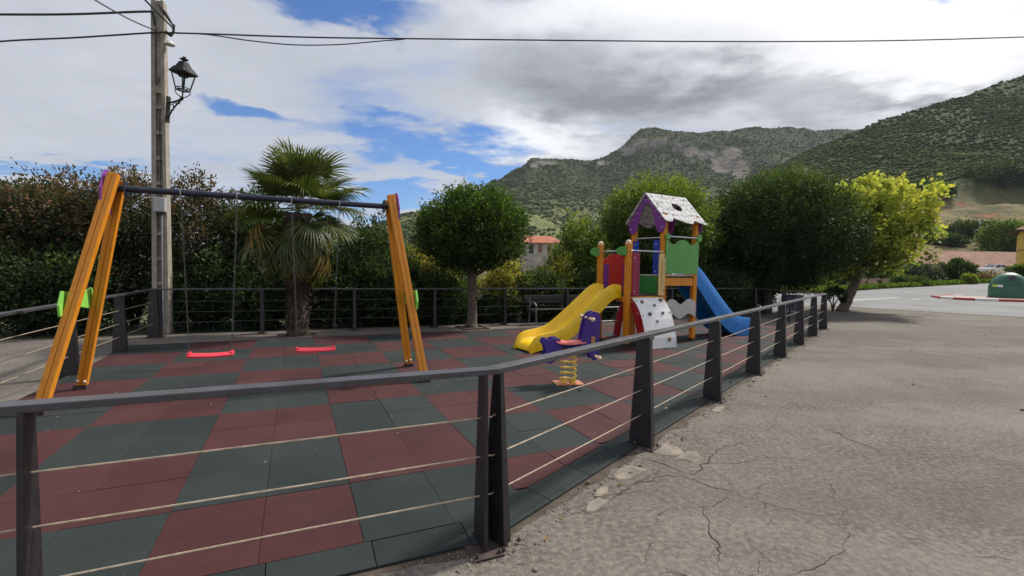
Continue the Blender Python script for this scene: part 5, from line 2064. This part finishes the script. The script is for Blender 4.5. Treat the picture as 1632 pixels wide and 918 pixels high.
shrub('yellow green shrub above the bench', 893, 402, 30, 15.4, 'lf_var', .10, 120, 50, seed=15, ry=.9, tint0=.52, top_tint=.26)
shrub('tall green shrub with yellowing top left of the red panel', 927, 352, 44, 16.2, 'lf_light', .12, 170, 54, seed=16, ry=1.1, tint0=.42, top_tint=.22, shoots=26)
shrub('dark shrub behind the slide, right of the bench', 950, 432, 52, 15.0, 'lf_dark', .10, 130, 50, seed=17, ry=.8, tint0=.40, top_tint=.16)
shrub('dark shrub low behind the tower deck', 1050, 440, 62, 16.4, 'lf_dark', .11, 130, 50, seed=18, ry=.9, tint0=.34, top_tint=.12)
shrub('dark shrub behind the blue slide', 1140, 428, 62, 17.0, 'lf_dark', .11, 150, 50, seed=19, ry=.9, tint0=.34, top_tint=.12)
shrub('olive green bush behind the round tree trunk crown gap', 735, 405, 34, 15.2, 'lf_light', .10, 100, 46, seed=20, ry=.8, tint0=.36, top_tint=.2)
shrub('dark shrub in the far corner of the railing', 1195, 440, 40, 19.0, 'lf_dark', .12, 110, 46, seed=21, ry=.9, tint0=.32, top_tint=.1)

for q, (px, tp, lab) in enumerate(((640, 478, 'low dark shrub at the fence foot behind the right swing legs'), (715, 474, 'low dark shrub at the fence foot left of the round tree trunk'), (790, 472, 'low dark shrub at the fence foot right of the round tree trunk'), (868, 470, 'low dark shrub at the fence foot behind the bench'), (560, 470, 'low dark shrub at the fence foot right of the palm trunk'), (420, 470, 'low dark shrub at the fence foot left of the palm trunk'), (940, 470, 'low dark shrub at the fence foot under the yellow slide'))):
    shrub(lab, px, tp, 48, fence_d(px) + 1.0, 'lf_dark', .09, 90, 46, seed=40 + q, ry=.55, tint0=.34, top_tint=.1)

# --- palm
rp2 = np.random.default_rng(77)
pb_ = G(475, 535)
palm = empty('palm_tree', (pb_.x, pb_.y, 0), 'short fan palm with shaggy trunk in front of the back railing', 'palm')
m_ = MB()
n = 26
rows = []
for i in range(n + 1):
    z = 2.55 * i / n
    r0 = .165 + .02 * math.sin(z * 5) + (.05 if z < .12 else 0) + .10 * max(0, (z - 1.2) / 1.35)
    rows.append([Vector(((r0 + rp2.normal() * .016 + .012 * (i % 2)) * math.cos(2 * PI * k_ / 22 + .14 * i), (r0 + rp2.normal() * .016) * math.sin(2 * PI * k_ / 22 + .14 * i), z + rp2.normal() * .01)) for k_ in range(22)])
m_.loft(rows, close=True, cap=True)
tk = m_.build('trunk', M['fibre'], palm)
N = 1800
z = rp2.uniform(.03, 2.45, N)
a = rp2.uniform(0, 2 * PI, N)
rr = .16 + .10 * np.maximum(0, (z - 1.2) / 1.35)
p = np.c_[rr * np.cos(a), rr * np.sin(a), z]
d = np.c_[np.cos(a) * .55, np.sin(a) * .55, rp2.normal(-.9, .4, N)]
fo = place('fibre_stubs', leaf_mesh('fibre_stubs', p, d, rp2.uniform(.06, .17, N), .16, rp2.uniform(0, 1, N), M['lf_fibre'], rp2), palm)
prop(fo, kind='stuff')


def frond_mesh(pet, blade, nl, spread, droop, mat, rng, name='frond'):
    """fan leaf: a petiole along +x, then narrow pleated leaflets"""
    vs, fs, ti = [], [], []
    for i in range(5):
        t = i / 4
        w = .016 - .006 * t
        zc_ = -0.10 * pet * t * t
        vs += [(pet * t, -w, zc_), (pet * t, w, zc_), (pet * t, 0, zc_ + .014)]
        ti += [.55] * 3
    for i in range(4):
        b = i * 3
        for (p_, q_) in ((0, 1), (1, 2), (2, 0)):
            fs.append((b + p_, b + q_, b + 3 + q_, b + 3 + p_))
    ox, oz = pet, -0.10 * pet
    for k_ in range(nl):
        f = k_ / (nl - 1) * 2 - 1
        ang = f * spread
        L = blade * (1 - .30 * abs(f) ** 2) * rng.uniform(.9, 1.06)
        w = .030 * blade / .62
        dr = droop * rng.uniform(.6, 1.5)
        cs, sn = math.cos(ang), math.sin(ang)
        fold = .16 * abs(f) * blade
        b = len(vs)
        tv = rng.normal(.45, .16)
        for (s_, ww) in ((0.02, .35), (.45, 1.0), (.78, .75), (1.0, .12)):
            px_, py_ = L * s_ * cs, L * s_ * sn
            zz = oz + fold * s_ - dr * max(0, s_ - .4) ** 2 * L * 1.6
            for e, lift in ((-1, .010), (0, -.004), (1, .010)):
                vs.append((ox + px_ - sn * e * w * ww / 2 * 1.1, py_ + cs * e * w * ww / 2 * 1.1, zz + lift * ww * (1 if e else 0)))
                ti.append(tv + (.25 if s_ > .9 else 0))
        for r_ in range(3):
            for e in range(2):
                q = b + r_ * 3 + e
                fs.append((q, q + 1, q + 4, q + 3))
    return npmesh(name, vs, fs, mat, False, np.clip(ti, 0, 1))


green = [frond_mesh(.72, .70, 34, 1.95, .35, M['lf_palm'], rp2), frond_mesh(.80, .66, 32, 1.8, .55, M['lf_palm'], rp2), frond_mesh(.62, .72, 34, 2.0, .25, M['lf_palm'], rp2), frond_mesh(.70, .62, 30, 1.7, .8, M['lf_palm'], rp2)]
dead = [frond_mesh(.62, .62, 28, 1.2, 1.3, M['lf_dead'], rp2), frond_mesh(.72, .58, 26, .95, 1.7, M['lf_dead'], rp2), frond_mesh(.55, .60, 28, 1.4, 1.0, M['lf_dead'], rp2)]
for k_ in range(44):
    me = green[k_ % 4]
    t = k_ / 43
    el = 86 - 108 * t ** 0.95 + rp2.normal() * 9
    az = k_ * 137.5 + rp2.normal() * 10
    o = place('frond', me, palm, (0, 0, 2.62 + .10 * (1 - t)))
    o.rotation_euler = (rp2.normal() * .25, -rad(el), rad(az))
    sc_ = rp2.uniform(.74, 1.12)
    o.scale = (sc_, sc_, sc_)
for k_ in range(30):
    me = dead[k_ % 3] if k_ % 5 > 2 else green[3]
    t = k_ / 29
    el = -12 - 62 * t + rp2.normal() * 7
    az = k_ * 137.5 + 40 + rp2.normal() * 14
    o = place('dry_frond', me, palm, (0, 0, 2.50 - .35 * t))
    o.rotation_euler = (rp2.normal() * .4, -rad(el), rad(az))
    sc_ = rp2.uniform(.75, 1.0)
    o.scale = (sc_, sc_, sc_)


# ------------------------------------------------------------------ across the road and far away
# traffic island with painted kerb
M['kerb_red'] = paint('red kerb paint', (0.42, 0.045, 0.035), 0.6, 0.15, 2, dirt=0.3)
M['kerb_white'] = paint('white kerb paint', (0.66, 0.65, 0.62), 0.6, 0.1, 2, dirt=0.3)
M['pavers'] = paint('pinkish pavers', (0.40, 0.31, 0.27), 0.9, 0.15, 3, 0.4, 20)
fr_ = [RG(*p) for p in ((1486, 473.2), (1500, 475.8), (1520, 477.4), (1553, 479.2), (1591, 480.6), (1632, 481.6), (1680, 482.5), (1730, 483))]
bk_ = [RG(*p) for p in ((1730, 466), (1632, 466), (1560, 468.5), (1520, 470), (1498, 471.4))]
isl = fr_ + bk_
zt = .12
k_ = len(isl)
m_ = MB().add([(p.x, p.y, -.06) for p in isl] + [(p.x, p.y, zt - .03) for p in isl], [tuple(range(k_, 2 * k_))] + [(i, (i + 1) % k_, (i + 1) % k_ + k_, i + k_) for i in range(k_)])
island = prop(m_.build('traffic_island', M['pavers']), kind='structure')
for i in range(len(isl) - 1):
    a, b = isl[i], isl[i + 1]
    nsub = 1
    colr = 'kerb_white' if i % 2 == (1 if i < 7 else 0) else 'kerb_red'
    if i in (0,):
        colr = 'kerb_red'
    if i == 1 or i == 3 or i == 5:
        colr = 'kerb_white'
    m_ = MB().beam((a.x, a.y, .02), (b.x, b.y, .02), .16, .22)
    m_.build('kerb_stone', M[colr], island, bevel=.02)

# bottle bank igloos
M['igloo'] = paint('green recycling plastic', (0.028, 0.115, 0.065), 0.42, 0.12, 2, dirt=0.15)
M['sticker_y'] = paint('yellow green sticker', (0.45, 0.60, 0.05), 0.5, 0.05, 5)
M['sticker_w'] = paint('white sticker', (0.70, 0.72, 0.70), 0.5, 0.05, 5)
M['igloo_blue'] = paint('pale blue lid plastic', (0.40, 0.52, 0.62), 0.4, 0.08, 3)


def igloo(px, pyb, label, body='igloo', w=1.02, dep=.90, h=1.72, rz=-0.72):
    b = RG(px, pyb)
    b.z = .10
    root = empty('bottle_bank', b, label, 'container', 'recycling containers on the island', rz)
    prof = [(1.0, .03), (1.0, .18), (.99, .72), (.95, .92), (.88, 1.10), (.77, 1.28), (.63, 1.44), (.46, 1.58), (.26, 1.68), (.05, 1.72)]
    rows = []
    n = 28
    for r_, z_ in prof:
        ring = []
        for q in range(n):
            a = 2 * PI * q / n
            c_, s_ = math.cos(a), math.sin(a)
            e = .62
            ring.append((w * r_ * abs(c_) ** e * (1 if c_ > 0 else -1), dep * r_ * abs(s_) ** e * (1 if s_ > 0 else -1), z_ * h / 1.72))
        rows.append(ring)
    m2 = MB().loft(rows, close=True, cap=True)
    bo = m2.build('body', M[body], root, smooth=True)
    # flat mouth panel with the round hole
    out = arc(0, 1.06, .46, .50, 0, 180, 14) + [(-.46, .86), (.46, .86)]
    MB().prism([(a, z_ * h / 1.72) for a, z_ in out], (0, -dep * .80, 0), X, Z, .40).build('mouth_panel', M[body], root, bevel=.03)
    MB().lathe((0.06, -dep * .80 - .20, 1.30), [(.15, .02), (.15, -.012), (.11, -.012), (.11, -.004)], 16, 'y').build('mouth_ring', M['bolt_dark'], root)
    MB().box((0, 0, .02), (w * 1.96, dep * 1.96, .05)).build('base', M['bolt_dark'], root, bevel=.02)
    m2 = MB().box((-.76, -dep * 1.012, .80), (.20, .02, .16), 0)
    m2.build('sticker', M['sticker_y'], root)
    MB().box((-.50, -dep * 1.012, .79), (.28, .02, .15), 0).build('sticker', M['sticker_w'], root)
    MB().tube([(0, 0, 1.70), (0, 0, 1.80), (.10, 0, 1.86), (.0, 0, 1.92), (-.10, 0, 1.86), (0, 0, 1.80)], .02, 6).build('lifting_ring', M['castiron'], root)
    return root


igloo(1607, 475.5, 'green dome shaped bottle bank with a round mouth on the island')
igloo(1668, 474.5, 'container with a pale blue top cut off by the right edge', 'igloo_blue', h=1.66)

# pink garden wall and plants beyond the road
def on_slope(px, Y):
    x = (px - 816) / FPX * Y
    return Vector((x, Y, hill_z(x, Y)))


M['pinkwall'] = paint('pink rendered wall', (0.47, 0.29, 0.22), 0.9, 0.12, 1.5, 0.3, 30)
a, b = at(1362, 463, 44.5), at(1414, 462, 45.5)
w_ = empty('garden_wall', (a.x, a.y, a.z - .3), 'low pink rendered garden wall across the road', 'wall')
L_ = (b - a).length
ang = math.atan2(b.y - a.y, b.x - a.x)
m_ = MB().box((L_ / 2, 0, .70), (L_, .22, 1.40))
m_.build('wall', M['pinkwall'], w_)
MB().box((L_ / 2, 0, 1.43), (L_ + .08, .30, .06)).build('coping', M['pavers'], w_, bevel=.01)
w_.rotation_euler = (0, 0, ang)

FG = 'bushes and trees across the road'


def far_bush(label, px, top, bot, hw, Y, mat, leaf, nc=70, per=40, seed=0, **kw):
    P, B = at(px, top, Y), at(px, bot, Y)
    r_ = np.random.default_rng(900 + seed)
    root = empty('bush', (P.x, Y, B.z - .1), label, 'bush', FG)
    h = P.z - B.z + .1
    m2 = MB()
    for q in range(4):
        limb(m2, (.1 * math.cos(q * 1.6), .1 * math.sin(q * 1.6), -.5), (.4 * math.cos(q * 1.6) * h * .4, .4 * math.sin(q * 1.6) * h * .4, h * .6), .05 * h / 2, .02, r_, n=3)
    m2.build('stem', M['bark_dark'], root, smooth=True)
    args = dict(clump_r=.13, rough=.16, tint0=.40, top_tint=.15, flat_bottom=-.9, fill=.3)
    args.update(kw)
    crown('foliage', root, (0, 0, h * .5), (hw * Y / FPX, hw * Y / FPX * .8, h * .475), nc, per, leaf, M[mat], r_, **args)


far_bush('grey green bush left of the long brown roof', 1462, 422, 456, 30, 50, 'lf_grey', .30, 120, 46, seed=1, tint0=.45)
far_bush('dark rounded tree in front of the long brown roof', 1526, 416, 448, 22, 53, 'lf_dark', .30, 110, 46, seed=2, tint0=.55)
far_bush('low clipped hedge along the verge by the pink wall', 1452, 443, 458, 28, 46, 'lf_dark', .20, 90, 40, seed=3, tint0=.60)
far_bush('small bright yellow green bush on the verge', 1546, 437, 452, 10, 48, 'lf_light', .16, 60, 40, seed=4, tint0=.75, rough=.06)
far_bush('bush behind the pink wall', 1395, 424, 450, 30, 50, 'lf_light', .26, 100, 40, seed=5, tint0=.45)
far_bush('dark bush between the large round tree and the pink wall', 1335, 428, 462, 34, 47, 'lf_dark', .25, 110, 40, seed=6, tint0=.52)
far_bush('pale leafy bush right of the large round tree trunk', 1288, 432, 466, 30, 44, 'lf_light', .22, 110, 40, seed=7, tint0=.40)
far_bush('brownish bush on the verge under the parked car', 1572, 441, 451, 34, 52, 'lf_brown', .22, 110, 40, seed=8, tint0=.45)
far_bush('green bush in front of the yellow building', 1632, 424, 440, 18, 56, 'lf_light', .28, 100, 40, seed=9, tint0=.40)
far_bush('big pale green tree on the terrace left of the yellow building', 1604, 350, 408, 34, 112, 'lf_light', .55, 130, 46, seed=10, tint0=.40)
far_bush('dark thicket on the terrace behind the white poles', 1548, 356, 384, 38, 132, 'lf_dark', .6, 150, 46, seed=11, tint0=.45)
far_bush('dark bush on the bank left of the white poles', 1500, 376, 396, 32, 122, 'lf_dark', .55, 130, 46, seed=12, tint0=.50)
far_bush('scattered bush at the foot of the wooded slope', 1425, 296, 324, 34, 190, 'lf_dark', .8, 110, 40, seed=13, tint0=.5)
far_bush('rounded oak above the red earth bank', 1490, 290, 322, 30, 185, 'lf_dark', .8, 110, 40, seed=14, tint0=.45)
far_bush('dark pine clump above the terraces at right', 1590, 262, 302, 46, 200, 'lf_dark', .9, 130, 40, seed=15, tint0=.40)
far_bush('bush on the grass behind the hedge left of the far house', 720, 396, 424, 40, 60, 'lf_light', .35, 110, 40, seed=16, tint0=.30)
far_bush('leafy tree beside the far ruined house', 935, 380, 426, 42, 70, 'lf_light', .40, 120, 40, seed=17, tint0=.35)
far_bush('dark tree in front of the far ruined house', 788, 410, 428, 20, 62, 'lf_dark', .35, 100, 40, seed=18, tint0=.50)
far_bush('dark far tree row left of the round tree', 640, 400, 426, 50, 75, 'lf_dark', .40, 120, 40, seed=19, tint0=.50)

# grass on the verge
r = np.random.default_rng(31)
N = 16000
c_ = r.uniform(1180, 1760, N)
pts = []
for q, cc in enumerate(c_):
    v = verge(cc)
    dd = abs(r.normal(0, 1.6)) - .25
    y = v.y + dd
    x = v.x * (y / v.y)
    pts.append((x, y, max(v.z, -.05) + .02 * max(dd, 0)))
pts = np.array(pts)
d = np.c_[r.normal(0, .35, N), r.normal(0, .35, N), np.ones(N)]
prop(place('verge_grass', leaf_mesh('verge_grass', pts, d, r.uniform(.15, .55, N), .22, r.normal(.5, .22, N), M['grass'], r)), 'tall green grass along the far edge of the road', 'grass', kind='stuff')

# long low shed with a brown roof
M['roof_brown'] = paint('brown roof sheets', (0.25, 0.125, 0.072), 0.85, 0.18, 0.6, 0.2, 8, dirt=0.3)
M['shed_wall'] = paint('dark timber wall', (0.060, 0.045, 0.038), 0.9, 0.25, 1.5)
M['stonewall'] = paint('old plaster', (0.46, 0.41, 0.36), 0.95, 0.2, 0.5, 0.4, 6, dirt=0.45)
Ys = 86
e0, e1 = at(1448, 429, Ys), at(1720, 427, Ys)
shed = empty('long_shed', (e0.x, Ys, 0), 'long low building with a brown roof beyond the road at right', 'building')
Ls = e1.x - e0.x
ze, zr_ = e0.z, at(1540, 402, Ys + 6).z
nb = 6
for q in range(nb):
    x0, x1 = Ls * q / nb, Ls * (q + 1) / nb
    m_ = MB().add([(x0 + .02, -1.0, ze - .25), (x1 - .02, -1.0, ze - .25), (x1 - .02, 5.5, zr_), (x0 + .02, 5.5, zr_), (x0 + .02, -1.0, ze - .07), (x1 - .02, -1.0, ze - .07), (x1 - .02, 5.5, zr_ + .18), (x0 + .02, 5.5, zr_ + .18)],
                  [(3, 2, 1, 0), (4, 5, 6, 7), (0, 1, 5, 4), (1, 2, 6, 5), (2, 3, 7, 6), (3, 0, 4, 7)])
    m_.build('roof_sheet', M['roof_brown'], shed)
m_ = MB().box((Ls / 2, 5.4, ze / 2 + .3), (Ls - .3, .3, ze + 1.2))
m_.build('back_wall', M['shed_wall'], shed)
for x in (0.15, Ls - .15):
    MB().box((x, 2.6, ze / 2 - .2), (.28, 5.4, ze - .1)).build('side_wall', M['shed_wall'], shed)
for q in range(1, nb):
    MB().box((Ls * q / nb, -.6, ze / 2 - .2), (.22, .22, ze - .1)).build('post', M['shed_wall'], shed)

# yellow house cut by the right edge
M['yellow'] = paint('yellow render', (0.62, 0.42, 0.085), 0.9, 0.08, 0.6)
Yh = 62
c0 = at(1623, 440, Yh)
yh_ = empty('yellow_house', (c0.x, Yh, 0), 'yellow rendered house with dark eave at the right edge', 'house', rz=rad(-44))
zt_ = at(1623, 366, Yh).z
MB().box((4, 4, zt_ / 2), (8, 8, zt_)).build('wall', M['yellow'], yh_)
m_ = MB().taper((4, 4, zt_ + .01), (9.2, 9.2, 0), (4, 4, zt_ + 2.2), (1.2, 1.2, 0))
m_.build('roof', M['roof_brown'], yh_)
MB().box((4, 4, zt_ - .12), (9.0, 9.0, .2)).build('eave', M['shed_wall'], yh_)
for z_ in (2.4, 5.0):
    MB().box((4, 4, z_), (8.06, 8.06, .10)).build('band', M['shed_wall'], yh_)
for x in (2.0, 5.2):
    wn_ = MB().box((x, -.02, 3.6), (1.1, .12, 1.5)).build('window', M['shed_wall'], yh_)
    MB().box((x, -.09, 3.6), (.9, .04, 1.3)).build('pane', M['navy'], wn_)

# white poles on the terrace
for q, (px, y0, y1, lab) in enumerate(((1560.5, 354, 381, 'taller white pole with a lamp on the terrace'), (1553, 364, 380, 'shorter pale pole left of the lamp pole on the terrace'))):
    B, T = at(px, y1, 128), at(px, y0, 128)
    root = empty('lamp_pole', (B.x, 128, B.z - .4), lab, 'pole', 'white poles on the terrace')
    h = T.z - B.z + .4
    MB().tube([(0, 0, 0), (0, 0, h)], [.13, .09], 8).build('shaft', M['kerb_white'], root, smooth=True)
    if q == 0:
        MB().box((.15, 0, h), (.7, .3, .25)).build('lamp_head', M['kerb_white'], root, bevel=.05)

# white car parked before the shed
M['carpaint'] = paint('white car paint', (0.70, 0.71, 0.73), 0.25, 0.03, 1)
M['carglass'] = paint('dark car glass', (0.035, 0.045, 0.055), 0.08, 0.1, 1)
M['tyre'] = paint('tyre rubber', (0.02, 0.02, 0.02), 0.8, 0.1, 5)
cb_ = at(1583, 436.5, 74)
car = empty('parked_car', (cb_.x, 74, cb_.z), 'white car parked in front of the long brown roofed building', 'car', rz=rad(8))
stn = [(-2.05, .42, .70, .72), (-1.95, .30, .86, .80), (-1.2, .25, .93, .86), (-.75, .25, .98, .86), (.9, .25, 1.0, .86), (1.75, .27, .95, .84), (2.05, .40, .82, .74)]
rows = []
for x, z0, z1, hw in stn:
    rows.append([(x, -hw, z0), (x, -hw - .02, (z0 + z1) / 2), (x, -hw + .05, z1), (x, hw - .05, z1), (x, hw + .02, (z0 + z1) / 2), (x, hw, z0)])
bo = MB().loft(rows, close=True, cap=True).build('body', M['carpaint'], car, bevel=.04)
MB().hexa([(-.95, -.78, .97), (1.7, -.78, .99), (1.7, .78, .99), (-.95, .78, .97), (-.25, -.62, 1.42), (1.15, -.62, 1.43), (1.15, .62, 1.43), (-.25, .62, 1.42)]).build('cabin_glass', M['carglass'], car, bevel=.06)
MB().box((.45, 0, 1.44), (1.45, 1.22, .06)).build('roof', M['carpaint'], car, bevel=.03)
for x in (-.62, .35, 1.42):
    for e in (-1, 1):
        MB().beam((x - (.32 if x < 0 else 0), e * .775, 1.0), (x + (.38 if x < 0 else (-.27 if x > 1 else 0)), e * .635, 1.43), .07, .05).build('pillar', M['carpaint'], car)
wh = MB().lathe((0, 0, 0), [(.20, -.09), (.32, -.08), (.32, .08), (.20, .09)], 16, 'y').mesh('wheel', M['tyre'])
hb = MB().lathe((0, 0, 0), [(.19, -.095), (.19, .095)], 12, 'y').mesh('rim', M['steel'])
for x in (-1.3, 1.3):
    for e in (-1, 1):
        o = place('wheel', wh, car, (x, e * .80, .32))
        place('rim', hb, o)
for e in (-1, 1):
    MB().box((-2.02, e * .55, .66), (.10, .32, .14)).build('headlight', M['glass'], car, bevel=.02)
    MB().box((2.03, e * .60, .72), (.06, .24, .18)).build('tail_light', M['kerb_red'], car, bevel=.02)

# ruined house below the mountain
M['tile_roof'] = paint('red roof tiles', (0.46, 0.155, 0.085), 0.9, 0.2, 0.8, 0.5, 6, dirt=0.3)
Yr = 112
a, b = at(815, 386, Yr), at(897, 386, Yr)
house = empty('ruined_house', (a.x, Yr, 0), 'far ruined house with red tiled roof below the mountain', 'house')
Lr = b.x - a.x
ze = a.z
MB().box((Lr / 2, 3.5, ze / 2), (Lr, 7, ze)).build('wall', M['stonewall'], house)
zr2 = at(850, 375.5, Yr + 3).z
rf = MB().add([(-.5, -.5, ze + .01), (Lr + .5, -.5, ze + .01), (Lr + .5, 7.5, ze + .01), (-.5, 7.5, ze + .01), (2.6, 3.5, zr2), (Lr - 2.6, 3.5, zr2), (-.5, -.5, ze - .16), (Lr + .5, -.5, ze - .16), (Lr + .5, 7.5, ze - .16), (-.5, 7.5, ze - .16)],
              [(0, 1, 5, 4), (1, 2, 5), (2, 3, 4, 5), (3, 0, 4), (6, 7, 1, 0), (7, 8, 2, 1), (8, 9, 3, 2), (9, 6, 0, 3), (9, 8, 7, 6)]).build('roof', M['tile_roof'], house)
MB().box((5.2, 3.4, zr2 + .35), (.45, .45, 1.1)).build('chimney', M['stonewall'], rf)
for (xa, za, ww, hh, mt_) in ((2.4, -1.45, .62, 1.7, 'shed_wall'), (4.2, -1.5, 1.0, 2.1, 'shed_wall'), (6.3, -1.35, .95, 1.8, 'roof_brown'), (.9, -2.2, .8, 1.4, 'shed_wall'), (8.5, -1.5, .9, 1.9, 'shed_wall'), (10.4, -1.5, .9, 1.9, 'shed_wall')):
    wn_ = MB().box((xa + ww / 2, -.03, ze + za), (ww, .12, hh)).build('window', M[mt_], house)
    MB().box((xa + ww / 2, -.06, ze + za - hh / 2 - .08), (ww + .3, .2, .14)).build('sill', M['stonewall'], wn_)
p0 = at(797, 403, Yr - 4)
an = empty('stone_annex', (p0.x, Yr - 4, 0), 'low stone annex left of the far ruined house', 'building')
MB().box((1.8, 2, p0.z / 2), (3.6, 4, p0.z)).build('wall', M['stonewall'], an)
MB().box((1.8, 2, p0.z + .08), (3.9, 4.3, .14)).build('wall_cap', M['pavers'], an)

M['bin_grey'] = paint('blue grey bin', (0.055, 0.065, 0.085), 0.6, 0.1, 6)
# litter bin by the far railing corner
lb = at(1259, 486, 14.6)
bn = empty('litter_bin', (lb.x, 14.6, 0), 'grey litter bin on a post inside the far railing corner', 'litter bin', rz=rad(20))
MB().tube([(0, 0, 0), (0, 0, .78)], .03, 8).build('post', M['iron'], bn, smooth=True)
MB().taper((0, -.16, .38), (.30, .26, 0), (0, -.16, .82), (.34, .30, 0)).build('bucket', M['bin_grey'], bn, bevel=.01)
MB().box((0, -.16, .835), (.36, .32, .03)).build('rim', M['iron'], bn, bevel=.006)


# fallen leaves along the railing and on the concrete
r = np.random.default_rng(64)
pl = []
for q in range(420):
    if q < 150:
        s_ = r.uniform(0, RLEN)
        p = CORNER + RDIR * s_ + RNRM * r.normal(-.08, .12)
    elif q < 300:
        p = grid(r.uniform(-2.5, 14), r.uniform(7.1, 8.3))
    else:
        p = Vector((r.uniform(0.5, 14), r.uniform(2, 18), 0))
    inside = all((p - a).dot(n) > 0 for a, n in BOUNDS)
    near_in = (p - CORNER).dot(RNRM) > 0 and (p - CORNER).dot(UB) > 0
    pl.append((p.x, p.y, (TOP + .004) if inside else (.045 if near_in and (p - right_in[0]).dot(RNRM) < .2 and not inside and (p - back_pt).dot(UB) < 0 else .006)))
pl = np.array(pl)
d = np.c_[r.normal(size=len(pl)), r.normal(size=len(pl)), r.normal(0, .12, len(pl))]
M['lf_fallen'] = leaf_mat('dry fallen leaves', [(0.0, (0.07, 0.045, 0.025)), (0.6, (0.20, 0.13, 0.05)), (1.0, (0.38, 0.30, 0.16))], 0.8, 0.1, spec=0.2)
prop(place('fallen_leaves', leaf_mesh('fallen_leaves', pl, d, r.uniform(.02, .055, len(pl)), .6, r.uniform(0, 1, len(pl)), M['lf_fallen'], r, bend=.06)), 'dry leaves scattered on the concrete and along the railing', 'leaves', kind='stuff')


# ------------------------------------------------------------------ air
hz = bpy.data.materials.new('thin haze')
hz.use_nodes = True
hz.node_tree.nodes.clear()
ho_ = hz.node_tree.nodes.new('ShaderNodeOutputMaterial')
hv = hz.node_tree.nodes.new('ShaderNodeVolumePrincipled')
hv.inputs['Color'].default_value = (0.80, 0.87, 0.95, 1)
hv.inputs['Density'].default_value = 0.00011
hz.node_tree.links.new(hv.outputs[0], ho_.inputs['Volume'])
top_z = float(max(mg[:, :, 2].max(), hg[:, :, 2].max())) + 12
prop(MB().box((0, 0, (top_z - 90) / 2), (6400, 6400, top_z + 90)).build('haze', hz), 'thin pale haze in the air of the whole valley', 'haze', kind='stuff')
